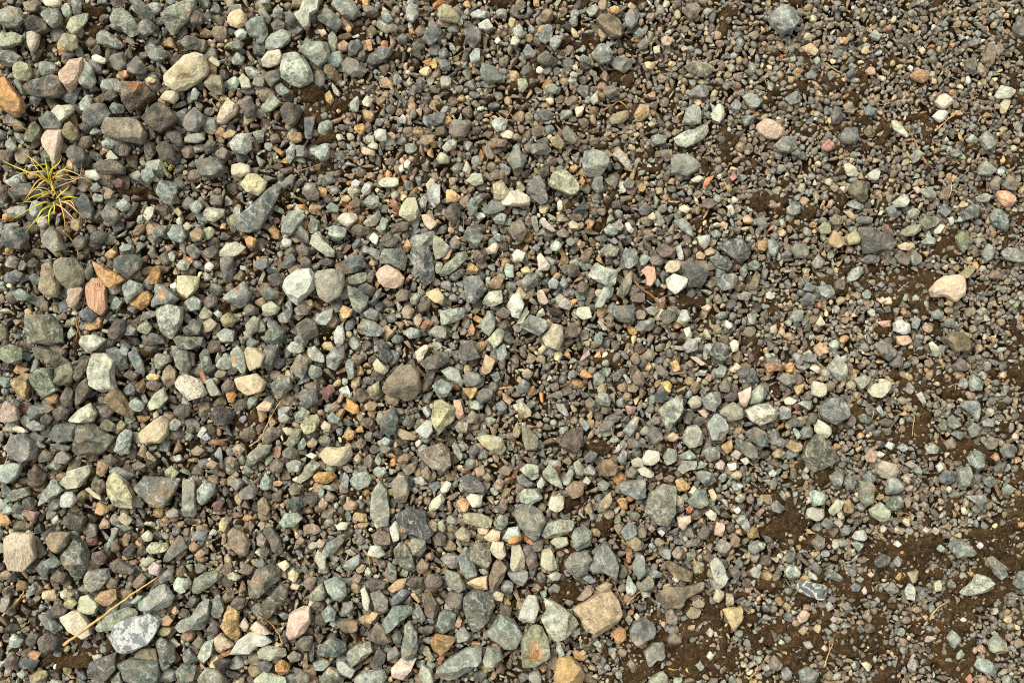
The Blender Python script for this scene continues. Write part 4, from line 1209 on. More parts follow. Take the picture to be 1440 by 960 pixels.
74706c b 565,190 600,158 622,190 600,225 570,220
a4b0ac s 622,190 640,178 675,230 650,235
686670 b 805,140 840,130 880,190 860,210 820,180
c4a460 r 750,150 770,115 790,145 770,172
908474 t 735,80 770,40 808,70 790,105 745,100
707880 d 315,180 345,155 375,180 350,205 320,200
a89878 t 5,500 30,450 52,500 35,540 10,535
746c70 b 405,650 440,610 485,630 460,680 415,680
d0c0b4 q 570,630 600,575 625,590 600,620
88908c s 590,660 625,600 650,630 640,700 610,690
787068 b 635,740 670,705 700,725 690,770 645,765
7c706c b 805,760 845,735 850,775 815,780
8c7c70 t 850,770 885,750 920,765 890,795 855,790
74605c b 1195,310 1230,282 1275,300 1250,335 1205,335
5c5458 b 965,430 990,395 1025,420 1005,465 970,460
686064 b 1015,445 1050,415 1088,445 1060,480 1025,475
74686c b 1165,250 1200,205 1240,230 1220,285 1175,280
7c7474 b 780,440 805,418 840,440 820,470 785,465
c0a080 t 870,535 905,508 945,540 910,565 880,560
7c8c8c s 930,590 945,565 958,590 945,610
786870 b 1080,590 1100,550 1125,570 1115,605 1085,610
94a8a0 s 940,640 1000,610 1045,650 1010,665 950,660
98a898 s 1030,725 1060,670 1105,685 1080,710
c4a8a0 b 1145,690 1175,665 1205,690 1190,725 1155,715
9c8c78 t 1230,750 1265,725 1300,750 1275,775 1240,770
a0b4b8 s 1240,815 1270,795 1305,810 1280,835 1250,835
8c9484 s 1255,880 1290,855 1320,880 1295,905 1260,900
745c5c b 1320,880 1345,855 1365,890 1345,915 1325,905
8c9890 s 1205,800 1225,770 1240,795 1220,812
c8d0d0 q 1245,945 1275,930 1290,950 1265,970
d4ccb4 q 995,850 1020,810 1050,835 1020,865
a8643c r 975,940 1000,922 1025,945 1000,970
b08870 t 1085,210 1105,180 1135,200 1115,225
686468 b 1280,180 1310,130 1340,160 1310,210 1285,205
585c60 d 1320,200 1350,140 1380,170 1360,230 1330,230
8c9c94 s 1140,170 1180,130 1210,150 1190,200 1155,205
707c80 d 1075,60 1090,40 1108,70 1095,105 1078,100
5e5856 b 410,340 440,310 470,340 455,380 420,370
70706c d 480,480 540,440 580,450 550,500 500,510
84a0a0 s 385,470 410,440 440,480 415,505
84a09c s 260,505 280,480 310,490 290,520
bcc4b8 q 140,800 165,760 188,790 170,825 145,825
747874 v 400,720 440,690 475,720 460,755 410,750
c4c8c0 q 395,790 420,755 445,785 430,805
T 1080 480
6a6a5e v 200,650 225,600 265,540 305,515 330,560 390,640 350,700 275,745 230,700 *big dusty dark diamond stone|at the edge of bare soil
74787a v 297,375 345,320 420,315 460,370 455,430 395,470 330,445 305,410 *large banded round stone|dark grey with fine stripes
ccccba q 260,500 285,437 375,495 330,550 *white flat diamond|between two large dark stones
c8cbb4 q 250,240 260,222 330,240 330,300 290,313 252,300 *pale greenish cube stone|with clean straight sides
c4c0ac q 565,275 600,240 685,222 697,265 640,315 590,310 *cream trapezoid stone|alone among small gravel
88968e s 345,150 390,75 440,130 448,195 405,225 370,190 *grey-green pointed leaf stone|above the pale cube
8a9484 s 485,210 540,190 578,200 560,250 525,275
7c7a76 t 55,210 90,175 150,190 155,230 100,248
66686a d 600,20 650,-10 700,10 730,60 690,110 640,80
70686c b 695,130 730,60 765,100 755,140 710,150
a47448 r -15,130 30,110 100,140 90,165 40,165 0,175
98825c t 100,590 130,550 195,580 190,615 140,622
8a9c90 s 1135,230 1155,185 1220,230 1200,275 1150,280 *mint-grey pointed stone|below a thin dry stem
aab4a6 s 1175,190 1205,165 1235,190 1220,215
7e8a86 s 1085,360 1110,335 1185,330 1195,400 1180,455 1150,410
6a7674 s 1125,490 1160,455 1200,490 1190,525 1150,540
6c7c78 v 1125,655 1170,610 1235,640 1220,700 1185,725 1140,690
5e6870 d 965,765 1000,725 1050,730 1060,775 1020,808 975,795 *dark blue round pebble|on open soil
7a8680 s 1065,720 1140,705 1150,750 1130,825 1090,820
5c605c d 1310,610 1350,570 1410,600 1380,640 1330,655
6c6a60 t 1220,575 1250,530 1310,560 1300,600 1240,610
c08060 r 1250,650 1280,627 1308,655 1285,675
8e7460 t 990,570 1030,545 1070,570 1050,605 1010,605
747a70 s 1015,430 1045,410 1090,470 1050,495 1020,480
7a8280 s 760,270 800,225 830,270 800,300
b0aca8 q 825,280 860,275 890,340 870,350 840,310
a8a090 q 620,700 650,670 720,690 745,740 720,775 650,770 620,740 *smoky pale lumpy stone|blurred with dust
b89478 p 545,650 580,600 615,640 600,680 560,675
848e88 s 665,860 680,765 730,770 775,830 740,855
66705e s 665,920 700,870 750,870 770,930 740,955 690,950
767c6e s 515,880 520,785 580,785 615,830 600,900 550,935 *grey-green boot-shaped stone|with a tan stain @90805c,560,820,25
70807a s 345,760 390,725 425,750 415,810 375,820
6e7a74 s 430,790 460,740 500,790 480,830 445,835
6c7a7a s 535,760 570,725 605,770 590,800 550,795
90a8a0 s 235,850 270,835 325,860 320,910 260,930
b4bca4 s 340,950 390,885 425,900 400,960 360,985
90764c r 425,900 460,885 490,930 470,965 430,960
a0ac90 s 575,950 640,905 685,950 690,1000 640,1015 590,985
b4b4a8 q 220,945 260,930 320,945 320,990 270,1010 225,985
6a7a74 s 1115,870 1220,860 1235,900 1205,955 1170,910
7a8c88 s 1320,830 1350,800 1385,820 1370,865 1330,860
60706c s 1215,770 1260,750 1290,780 1260,825 1220,800
6a6460 b 1270,710 1310,680 1355,690 1340,730 1280,735
6a6a6a d 15,920 50,890 100,940 70,965 30,955
d4c8bc q 90,330 120,310 165,330 140,355 100,355
9aa098 v 60,410 80,360 130,380 130,430 70,440
e0d0c0 q 235,150 265,122 303,165 280,180
78706a b 1050,130 1090,85 1125,120 1110,165 1070,165
8e8e84 v 1070,250 1095,195 1125,230 1110,270
b0b4a0 s 905,10 930,0 985,70 950,92 925,60
909c90 s 890,600 930,575 970,600 950,630 900,630
c8a070 r 275,210 300,195 335,212 310,228
6c3c3c d 135,365 150,345 190,370 165,388
94a890 s 165,350 200,332 245,340 240,390 210,370
d0a888 q 300,40 330,22 345,60 310,70
606870 d 185,100 220,60 270,80 275,120 220,115
7c4c4c b 445,150 465,132 478,165 455,182
88989c s 605,380 630,355 665,410 650,430
6c665c t 550,380 575,340 600,380 590,420 560,415
6e6c64 t 100,450 150,430 220,450 190,480 120,475
a0b8a8 s 135,490 160,485 185,530 165,550
7c8884 s 185,510 205,478 250,490 250,540 200,540
747078 d 45,565 75,538 110,560 90,595 55,590
ac9c70 t 25,630 60,600 105,625 70,655 35,650
a8b8b8 q 5,740 30,718 55,740 35,760 10,758
586068 d 10,790 40,758 58,790 40,835 15,830
7c8480 s 65,860 80,835 110,880 95,900
c4d0cc q 660,590 680,562 722,580 700,615
80908c s 725,600 755,570 795,595 765,625
d8d8c8 q 610,640 630,615 662,635 630,655
d8dcd0 q 945,700 970,680 992,715 965,738
c8c8c0 q 1000,830 1020,812 1040,830 1020,852
cc8c64 q 1288,745 1305,732 1325,750 1305,768
b89c84 q 770,790 750,760 785,750 810,775 795,800
a09484 t 760,890 790,870 810,930 785,940
90887c t 845,920 880,900 915,920 890,940
9c9490 b 770,690 800,670 835,690 810,715
94a098 s 1205,450 1240,430 1285,450 1270,480 1215,475
787064 b 960,470 985,445 1010,475 995,505 965,500
6c7c78 d 1030,520 1060,500 1105,510 1085,555 1050,535
586460 d 505,420 540,405 595,430 570,465 520,450
5e5a54 b 620,450 660,430 715,450 700,480 640,475
706864 b 445,460 470,405 500,430 490,470 455,480
6a645c b 640,490 690,485 700,510 670,530
5c5850 b 225,430 250,400 285,405 270,450 240,470
T 0 720
ccbca8 z 15,160 60,120 175,125 190,260 120,335 50,325 25,240 *pink striped block|with green-black stripes
c2c8c8 m 595,720 640,640 700,600 800,590 830,570 900,610 870,680 830,740 740,785 650,800 *blue-white marbled stone|largest bright stone near the bottom edge
d8ccb8 q 320,600 400,560 450,560 490,620 505,690 460,715 400,670 *cream white ragged stone|under the end of a long straw
8a9684 s 540,640 590,580 700,540 770,550 760,590 690,620 630,670 550,670 *long greenish slab|behind the blue-white marbled stone
6c7468 v 345,270 350,215 410,150 460,170 495,250 480,310 430,395 380,370 360,310 *large lichen-green upright stone|with a wrinkled face
7e7a6a t 240,160 280,115 390,115 370,190 320,230 265,210
80827a v 460,390 490,330 600,320 610,370 560,430 500,450
b89468 r 530,485 560,450 640,432 650,490 610,530 570,525 *tan-orange wedge stone|beside a long straw
b0b498 q 425,545 440,480 490,470 555,510 530,575 460,560
84928a s 770,520 880,420 920,410 970,480 950,530 880,555 790,550 *smooth green rounded stone|with a flat lower edge
626860 d 905,270 960,190 1000,125 1055,200 1010,240 940,280 *dark sharp pyramid stone|with three clean faces
b8b8a4 v 815,210 850,170 940,175 945,215 870,235 820,230
7e8876 s 1075,450 1090,380 1140,345 1210,330 1245,360 1180,420 1110,460
887a6a p 1280,120 1310,85 1370,120 1405,180 1380,250 1330,235 1295,190 *brown speckled upright stone|with worn corners
748078 s 1180,570 1200,480 1225,455 1260,540 1235,595 1195,595
7c847c s 985,650 1010,610 1070,590 1110,520 1165,490 1170,600 1130,670 1070,660 1010,680
c09c60 r 1240,640 1280,520 1340,570 1335,650 1345,700 1310,730 1260,660 *golden tan angular stone|tall, with a pointed top
b4bcae s 1105,810 1150,730 1200,715 1190,800 1140,850
c0a488 p 1205,710 1240,680 1315,750 1270,770 1220,795
c4c8bc q 1290,800 1340,720 1400,680 1480,690 1530,740 1440,760 1400,800 *white flat slab|below a peach stone, under a straw
d8b8a0 q 1395,660 1440,610 1480,640 1525,685 1440,685
d0c0b0 q 1340,640 1375,590 1400,640 1375,678
606a60 v 865,740 900,705 970,750 985,830 930,890 900,885 890,810
5e625e s 495,850 600,810 640,800 640,890 595,945 500,940 *dark grey square stone|beside a dark green block at the bottom
5e7066 s 655,860 740,820 880,840 890,900 880,980 760,990 700,940 690,890 *dark green block|under the marbled stone at the bottom edge
6a7064 s 610,940 670,895 690,950 660,980
687874 s 210,580 260,575 360,655 310,675 240,640
545250 b 255,560 310,520 375,550 350,590 290,600
9ab0b0 s 45,740 70,685 125,720 110,760 60,760
585454 b 215,710 260,680 320,720 310,780 240,790
585450 b 135,720 170,670 220,690 200,740 150,750
526260 d 90,850 130,820 220,830 200,870 110,880
a0b0a4 s 90,910 130,880 155,910 120,935
988c68 t 160,920 240,885 275,910 230,950 170,950
6a706e d 465,110 490,60 540,70 540,130 490,150
54504c b 340,60 390,0 470,30 460,90 390,105
7c5450 d 110,5 140,-20 220,0 190,60 150,40
70887c s 240,280 300,245 355,285 300,315 255,305
76847e s 600,180 640,80 665,90 630,190 605,200
b0a890 t 665,30 690,0 745,40 720,75 680,60
7c8c84 s 640,70 720,70 745,90 700,110
5e5650 b 615,290 660,260 760,320 740,345 640,340
66665e s 1395,420 1440,320 1520,300 1570,330 1560,390 1500,440 1440,490 1405,470
7e8074 s 1110,940 1150,880 1220,890 1270,940 1240,990 1130,990
5e7066 s 990,890 1020,855 1100,870 1090,940 1010,960
7c8c8a s 1025,790 1060,765 1100,820 1070,860 1030,840
504a46 b 1190,850 1240,820 1295,830 1270,880 1210,880
b8beac q 795,130 830,100 860,130 850,160 810,165
70705c t 1075,740 1120,690 1150,720 1130,770
d0a46c r 0,60 30,10 60,60 20,90
a4a89c s 285,40 320,15 335,50 300,70
b8c4ac s 335,450 370,425 415,460 380,490 340,480
aca888 t 355,510 390,480 432,510 400,545 365,530
8ca494 s 735,500 770,465 805,470 790,510 745,515
b0a0a0 q 830,310 860,280 905,300 890,355 840,345
74787c d 880,380 940,320 975,330 960,380 900,400
847468 b 740,400 790,345 825,370 800,420 750,425
c08c68 r 155,800 180,780 230,790 210,825 165,825
64504e b 510,230 570,215 600,250 580,295 520,290
58544e b 680,230 740,170 765,190 740,240 700,250
5e5a56 b 590,400 620,365 660,385 650,425 600,425
6c7470 s 195,310 230,270 280,310 260,355 200,350
4a4440 b 275,370 320,320 370,350 350,400 290,400
748480 s 155,440 185,400 200,430 180,470 160,465
6a5c54 b 630,160 660,150 675,200 650,235 625,215
8c7058 t 690,140 705,115 735,130 725,165 700,170
98a48c s 785,290 830,250 870,265 840,300 795,305
a07c5c t 1060,190 1090,165 1120,190 1095,220 1070,215
a08468 t 1090,240 1130,205 1155,230 1130,255
74808c d 1070,130 1110,100 1165,110 1150,160 1090,160
c4b88c t 1230,70 1260,30 1285,60 1260,110 1235,100
a0a08c s 1270,350 1310,335 1365,365 1320,385 1280,375
6e625a b 1340,330 1380,290 1425,310 1410,350 1350,345
74706a t 1030,390 1060,360 1080,400 1055,435 1030,425
b89878 t 960,560 985,525 1005,560 985,580
b08868 t 905,600 940,575 975,605 950,640 915,635
6c6460 b 1160,660 1200,610 1240,640 1220,690 1170,690
a09468 t 870,690 910,645 965,655 950,690 890,700
c4885c r 1215,815 1270,780 1315,760 1290,800 1240,820
8c8070 t 750,800 800,765 870,770 880,830 820,840 760,830
6a625a b 1290,520 1330,470 1380,490 1370,540 1310,545
908c84 t 0,490 40,462 55,500 30,560 0,560
74605a b 25,850 60,800 100,820 90,870 40,885
907860 t 0,340 40,325 65,350 40,378 0,375
T 360 720
d4b09a q 165,690 190,570 240,540 298,532 303,620 270,680 180,735 *pale pink angular stone|tall with sloping sides
5e5c50 s 0,560 60,480 130,410 180,405 170,490 110,560 60,605 0,600 *dark brown sloping slab|left of the bottom pink stone
5c5c5e v 780,20 860,-20 950,0 960,60 1000,120 960,150 850,130 800,100 *large dark slate stone|with a rusty spot @a07848,825,85,24
666c62 v 1170,480 1220,445 1320,460 1345,530 1310,610 1220,690 1180,600 1165,540 *big dark green-grey stone|shield-shaped, point down
7c8a80 s 1015,890 1080,830 1180,770 1270,755 1265,840 1200,900 1080,955 1030,930 *large grey-green lozenge|with a dark side face near the bottom edge
d4c0b4 q 760,880 820,820 900,825 870,890 820,950 765,920 *pinkish-white faceted stone|near the bottom edge
767c70 s 510,790 560,750 640,725 655,780 620,820 540,872 515,840 *flat green-grey four-sided stone|with dark edge
7c8e86 s 695,650 770,530 880,530 870,580 800,620 740,680 *teal-grey slanting stone|wider at its upper end
76827a v 815,780 835,640 865,615 905,680 910,770 880,835 820,820
8a9894 s 380,390 440,368 500,400 505,470 470,505 410,450 *pale blue-grey notched stone|with a white corner
7e8270 s 275,495 330,430 370,390 400,450 380,495 310,500
68786f s 340,790 350,760 420,705 500,740 505,790 450,815 370,815
8e6c34 r 975,720 1010,690 1125,705 1080,780 1040,800 990,765 *rusty brown smooth shard|glossy, wide at the top
808e84 s 1015,640 1030,570 1070,550 1128,570 1110,650 1050,690
6c5c48 r 930,460 980,450 1030,530 1010,590 960,580 940,520
5c5c5a b 1060,500 1090,450 1165,460 1160,540 1110,555
767c70 s 1055,370 1070,325 1140,345 1185,430 1140,445 1080,420
7c8886 s 1140,250 1180,195 1215,230 1245,360 1180,375 1150,330
7a7468 v 1200,200 1250,175 1310,180 1325,270 1290,320 1230,280
827464 t 1310,370 1335,290 1370,265 1410,310 1395,370 1340,450 1315,430
d4b898 q 1185,400 1230,370 1300,360 1303,440 1240,435 *honey-white faceted pebble|above the big dark shield stone
d8cab4 q 1315,210 1330,165 1390,170 1408,240 1380,270 1330,240 *creamy white crumpled pebble|lowest of a pale row
dcc0a4 q 1280,140 1330,95 1375,110 1370,160 1310,165
e0c09c q 1240,100 1270,75 1310,95 1300,125 1255,120
9c9880 t 1165,0 1270,10 1330,40 1320,85 1240,80 1170,60
8a9084 s 1330,70 1370,15 1415,25 1420,70 1380,105
bcc8c0 q 1380,160 1420,90 1480,80 1490,130 1440,175
666a5c v 770,220 810,170 880,220 895,320 840,330 790,270
7a847c s 855,190 880,145 950,150 955,210 920,255 880,235
d0d4c4 q 750,90 790,40 808,80 805,155 770,168 *white spindle pebble|beside the large dark slate stone
7c6e64 b 650,130 690,100 750,120 760,180 700,190 660,170
c8c8b8 v 625,240 640,190 700,190 728,240 680,258
80888a s 365,230 400,170 470,135 495,160 440,230 390,255
b8b4a8 q 325,270 345,212 390,250 390,330 355,310
98a8a0 s 485,320 500,280 580,235 590,280 540,330
6a645c t 40,95 80,80 130,140 150,230 110,240 70,170
90a898 s 130,60 160,10 230,0 260,35 210,85 150,85
9c8460 t 540,40 550,0 620,10 625,55 580,50
e8d8b8 q 120,290 165,270 190,300 160,335
e8d4b0 q 175,345 205,320 240,350 220,395 180,380
c8ccb8 q 585,440 610,420 640,490 630,550 605,540
78827a s 640,460 690,440 740,490 740,555 670,555
707c82 s 755,490 820,430 870,450 830,500 770,525
c0a070 q 600,620 650,560 690,570 650,625
6e5a4a t 625,690 680,620 720,650 760,730 710,745 650,715
746458 t 450,630 500,600 570,610 570,670 500,680 @a05830,550,620,25
7c8c86 s 370,560 410,520 450,560 440,610 390,620
727c80 d 485,510 540,500 548,540 510,590 490,560
a8b0a8 q 445,850 490,840 560,890 530,935 470,910
7c8c8c s 315,850 380,825 425,840 380,890 330,890
b08038 r 105,860 140,830 190,860 180,910 130,925 *rusty orange cube stone|near the bottom edge
a0ae98 s -20,950 40,900 160,930 170,985 0,990
767a6c s 360,930 410,870 460,890 480,950 420,985 370,970
6e6e64 t 215,930 250,890 305,920 290,960 240,975
8c9a90 v 550,940 600,895 710,890 735,930 700,985 560,985
6c7c74 s 1290,690 1380,580 1450,610 1500,690 1460,760 1400,770 1330,730
84887c s 1275,840 1300,760 1370,760 1390,820 1350,870 1290,865
949c8c s 910,930 930,855 990,890 1000,950 940,965
a09c88 t 935,790 960,745 1010,830 980,845
5a5652 b 640,850 690,755 730,800 720,850 670,880
787474 t 735,800 780,750 810,790 790,835 740,835
7a685c b 945,390 970,350 1040,360 1050,400 1000,450 960,430
605850 b 845,400 880,360 940,370 930,420 890,445
8a7a68 t 895,310 930,260 975,290 950,350 910,345
8e8684 t 1035,260 1080,230 1140,245 1145,310 1100,320
5c5250 b 600,400 640,370 730,390 720,430 650,435
a8885c t 740,430 790,380 850,370 830,430 770,450
646c68 s 715,350 750,280 790,310 790,380 760,400
7c8480 s 880,560 920,520 955,600 930,625 880,610
7e8a82 s 1120,690 1160,640 1210,690 1180,730 1130,730
a0a090 s 0,790 50,750 160,770 165,820 60,835 10,830
dcc4ac q 185,420 210,400 245,410 235,435 195,435
d0d4c0 q 445,80 480,55 520,60 510,95 460,100
d8b088 q 870,460 890,450 925,500 915,515
8a7460 t 270,100 310,60 350,80 370,110 330,125 280,120
8c8074 v 0,140 30,115 60,150 40,190 5,185
6a5e54 b 20,220 50,190 80,215 60,250 25,245
68787c s 0,280 30,255 55,290 30,310 0,305
8c705c t 225,160 250,135 275,155 255,185 230,180
b4987c t 330,175 355,150 390,170 370,200 335,195
a4a890 s 500,220 530,205 565,235 530,245
ac9c80 t 560,320 590,290 620,300 600,340 570,340
a8b49c s 610,330 630,300 655,350 640,368 615,360
987c6c t 535,370 560,340 595,360 580,400 545,395
8c7468 b 265,390 300,360 340,370 320,430 280,440
908c84 t 385,500 405,480 430,500 410,520
6a5c50 b 310,520 350,500 390,520 370,560 320,550
9a8460 r 260,870 275,790 290,800 290,880 270,890
64605a b 215,740 260,700 320,700 300,780 240,780
78746c t 175,810 210,780 255,800 240,840 190,835
585c5c d 0,850 60,830 95,860 70,900 0,890
5e5a5a b 300,800 310,720 330,740 325,830 305,840
5c7068 d 765,690 790,660 820,690 815,740 775,735
606878 d 960,600 1000,590 1005,620 970,625
5a5658 b 930,660 960,635 1005,645 990,680 940,685
74807c s 1115,745 1140,735 1170,750 1150,768
c09c78 t 1115,640 1140,575 1160,610 1145,650
c08c5c q 1165,770 1200,755 1235,760 1200,785
6a5e54 b 1370,560 1400,520 1440,540 1430,590 1390,590
c8b898 q 1325,470 1350,440 1395,460 1385,500 1345,495
98907c t 1115,120 1160,80 1210,115 1200,165 1140,160
706660 b 990,140 1030,110 1070,140 1060,190 1010,190
74684c r 1075,80 1100,65 1135,90 1120,120 1085,115
a89478 t 950,70 990,40 1025,70 1010,110 960,105
8c9880 s 1020,60 1050,40 1068,90 1050,120 1030,100
6c7880 s 1380,420 1410,380 1450,400 1440,450 1400,450
9a9c90 s 1270,350 1250,320 1290,315 1310,345
T 720 720
a8947c p 350,555 400,520 490,460 560,450 600,500 622,570 600,620 490,695 420,680 390,610 *largest tan rough stone|grainy, standing on open soil
a8ae9c v 165,600 195,560 180,490 260,520 340,580 383,635 330,690 240,725 205,690 *pale green-white horned stone|touching the largest tan stone
8a8e78 s 45,720 110,650 160,645 205,720 215,820 130,880 60,885 55,800 *green stone with a rusty patch|below a white quartz chunk @b87c40,130,770,58
c0c0b8 q 35,600 60,520 90,470 140,475 155,540 125,620 50,610 *white quartz chunk|with shining facets
7a8280 s 435,320 480,220 525,170 580,240 600,300 590,390 530,350 470,345 *big blue-grey triangular stone|ridged like a roof
72746e v 297,290 340,235 420,220 450,260 425,350 380,365 310,330 *smooth dark rounded stone|left of the big blue-grey triangle
7e8c80 v 335,140 355,95 410,80 450,115 440,190 370,225 345,190
74766e s 10,20 40,-40 100,-45 170,0 190,60 150,140 120,165 60,100 *wide slate-grey stone|tapering to a point below
8c9484 v 165,130 200,60 280,40 350,50 345,90 300,130 200,150
b0b098 q 215,170 240,140 310,140 320,180 260,205
b0ac94 q 160,300 170,215 215,205 235,240 258,310 210,335 *cream bell-shaped stone|left of the smooth dark rounded stone
b4ac98 q -10,300 0,190 45,185 75,250 70,330 0,330
7a6e68 t 60,200 100,180 140,240 145,310 100,330 75,270
84908c s -30,340 85,330 90,360 60,420 0,390
6c7074 d 665,670 690,620 750,597 800,630 815,680 780,720 710,757 670,720 *dark blue faceted round stone|with a tan smear, on open soil @a08c70,710,720,36
748078 s 745,790 800,740 860,740 862,820 820,830 770,870
d0965c r 555,680 600,648 640,660 645,710 600,742 *orange crumbly stone|just under the largest tan stone
b8965c p 240,920 260,825 330,820 380,860 410,920 400,985 240,985 *ochre granular stone|cut by the bottom edge
6c6048 t 840,280 890,275 1020,340 1010,390 970,400 900,350 *olive-brown flat bar|like a piece of wood
b0b2a6 v 1115,290 1150,250 1180,280 1218,370 1180,430 1150,410 1125,340 *pale upright spear stone|pointing up
c0b49c q 1130,490 1150,430 1198,450 1190,490 1160,510
a89c88 t 1205,520 1205,455 1245,460 1250,520 1215,532
b8a070 q 1190,550 1230,540 1300,540 1300,610 1250,670 1220,620 *yellow-tan chunk|ragged, on open soil
dcb8a0 q 930,30 1010,18 1005,50 970,108 940,80 *pink arrow-shaped pebble|point turned down
d4a898 q 1150,55 1200,65 1185,140 1140,125 *dusky pink rectangular pebble|with sharp corners
d8ccbc q 1085,5 1120,-15 1150,10 1145,50 1110,40
8a8480 t 1150,190 1180,150 1235,180 1210,230 1160,220
7c8a86 s 675,300 710,235 745,250 755,340 720,380 685,340
aebab4 s 640,420 655,350 705,430 680,470 645,460
78766c t 705,420 780,350 800,400 785,440 720,440
7e8488 v 770,340 800,320 850,345 840,370 790,370
a09078 t 640,170 680,125 745,175 735,215 690,215
808a8c s 610,110 660,55 705,80 700,130 640,160
8c7a6c t 365,490 430,405 470,430 440,470 390,500
a08c74 t 470,430 530,390 575,410 550,440 490,450
848c8a s 395,370 430,345 480,390 440,400
9aa090 s 200,360 240,330 280,350 265,385 220,380
b4bcb8 s 245,770 270,735 298,800 270,820
74685a t 800,480 870,420 960,420 1080,390 1075,440 980,480 960,540 870,540 *crumbly earth-coloured rock|half buried in soil
8e866e t 980,570 1010,530 1065,550 1050,590 1000,600
6a6058 b 870,710 910,680 965,700 940,750 890,750
78706c t 865,570 900,545 935,590 920,640 870,620
747870 v 800,0 910,0 900,40 860,70 820,40
7e8470 s 770,950 800,920 850,895 880,930 875,985 780,985
868c88 v 1330,190 1370,160 1400,210 1370,235 1335,225
9ca6a4 s 1290,80 1325,35 1345,90 1330,125
a4a49c q 1340,330 1370,305 1410,340 1390,372 1350,360
6c6464 b 1225,330 1260,300 1290,340 1270,380 1235,360
706864 b 600,340 625,300 655,330 635,375 605,370
d8d8cc q 1095,810 1115,780 1138,805 1115,838
b4b0a8 t 1090,680 1115,648 1140,675 1120,705
889488 s 1030,860 1060,840 1085,870 1060,892
7c7468 t 450,820 475,795 500,820 485,850 455,845
b49c78 t 380,790 400,772 420,790 400,805
a89880 t 555,805 575,775 590,800 570,830
8c8070 t 1015,510 1050,485 1090,510 1060,540 1020,535
98a08c s 455,740 485,720 510,745 485,768
a89c8c t 635,600 655,570 680,600 660,640
b8b4a4 q 685,590 700,565 720,585 710,615
8c6c58 t 1230,150 1260,125 1285,150 1265,195 1235,185
64605e b 1045,120 1080,75 1120,100 1105,150 1060,150
7c7470 t 985,180 1010,150 1060,150 1040,190 1000,195
7c8088 s 825,230 860,205 900,215 890,270 850,255
888078 t 900,230 930,195 965,215 945,260 910,255
787068 b 705,110 735,65 760,90 750,145 720,145
a08878 t 765,95 785,65 808,95 790,120
bcc4bc q 820,110 840,95 862,115 845,138
74686a b 105,190 150,140 180,160 170,215 125,220
84684c t 115,430 140,400 168,425 150,445
6e7270 d 205,430 240,400 275,420 260,455 215,450
T 1080 720
606872 y 160,420 185,380 330,415 343,440 315,500 170,450 *blue brick-shaped stone|crossed by white veins @b4b4a4,320,460,17
a8b2a2 v 1090,455 1160,395 1180,350 1240,365 1270,410 1270,445 1180,460 1130,478 *pale green freckled stone|like a shoe, on open soil
727c74 s 1025,200 1040,140 1130,180 1175,230 1160,250 1070,260 *grey-green fibrous stone|with slanting streaks
6a7468 s 1235,260 1270,245 1320,290 1348,360 1310,380 1270,340
90a294 v 95,340 115,300 160,300 187,340 175,370 120,378 *mint speckled round pebble|above the blue brick-shaped stone
64706f s 320,350 350,315 410,355 470,385 400,395 340,370
909a88 s 1245,740 1290,690 1350,730 1355,780 1310,805 1260,785 *greenish star-shaped stone|with a tan centre @a89878,1300,755,18
90a298 s 1160,860 1200,820 1260,840 1278,890 1255,922 1190,895 *pale sea-green oval stone|near the bottom right corner
809490 s 1010,710 1040,660 1090,710 1075,745 1045,765
a8b0a8 s 475,140 500,105 545,100 568,145 540,160 490,155
6c807c s 465,170 500,160 540,180 510,225
5c5a60 b 600,280 640,232 690,250 680,300 620,312
807870 b 245,170 290,130 325,150 320,200 280,220
686068 b 230,310 270,280 310,320 290,355
8c8880 v 655,430 700,390 735,430 720,460 680,460
b4b8b4 v 770,440 800,395 830,430 825,495 785,490
a09078 t 785,340 845,325 845,400 810,395
b4b498 q 935,400 970,380 978,440 940,445
d0a490 p 165,590 200,548 238,570 220,610 180,625 *salmon speckled pebble|below the blue brick-shaped stone
b89880 t 170,670 200,640 230,650 200,695
8c807c t 5,850 40,805 85,860 60,895 15,885
6e7880 d 75,900 110,868 135,900 125,950 85,940
6e7a74 s 175,900 220,870 290,900 265,960 190,960
a0a89c s 320,520 350,500 375,540 340,560
9a9a98 s 195,730 240,725 255,760 215,768
8c8888 v 785,870 810,805 838,850 825,895
c0c0a8 q 525,850 560,840 590,865 560,895
66726c s 1380,400 1420,335 1460,330 1470,420 1400,425
707070 d 415,530 450,500 480,545 450,570
80766e t 530,590 560,558 590,590 570,620
70747c d 410,110 430,70 480,90 450,130
b4ac98 q 385,-10 420,-15 435,30 400,45
6c6c68 d 300,70 330,30 370,60 350,110
a09490 t 370,60 400,35 425,60 400,85
c8d0c4 q 705,180 730,158 752,180 730,198
e0c0a8 q 870,100 890,80 910,100 890,118
b49c90 t 920,110 940,82 965,105 945,128
b88c50 r 715,370 740,335 760,355 745,392
d0b8a0 q 560,350 580,332 598,352 580,372
9cb0a0 s 945,205 970,180 1002,205 975,225
c8c4d0 q 1175,190 1195,165 1215,185 1195,210
90a898 s 495,380 520,360 542,375 520,395
747c84 s 845,460 870,435 895,460 875,490 850,485
806c64 t 890,410 910,395 930,415 910,435
d4ccbc q 1080,605 1100,588 1122,605 1100,622
90a8a8 s 590,830 600,805 615,830 605,850
8c9898 s 470,860 485,835 500,865 485,885
d4a890 q 300,765 320,745 340,765 325,785
8c7c6c t 1385,735 1410,705 1440,725 1425,765 1395,765
9c8474 t 1335,700 1360,680 1380,705 1360,730
c08468 q 1112,940 1140,908 1158,940 1135,965
807060 t 925,660 950,640 970,665 945,685
6a6664 b 500,660 520,630 545,660 520,685
a09c98 q 345,640 370,620 400,650 370,670
b0a4a8 q 350,600 370,582 392,605 370,628
9a9490 t 705,270 735,245 760,270 740,310 715,300
706c70 b 465,420 490,395 525,415 510,445 475,445
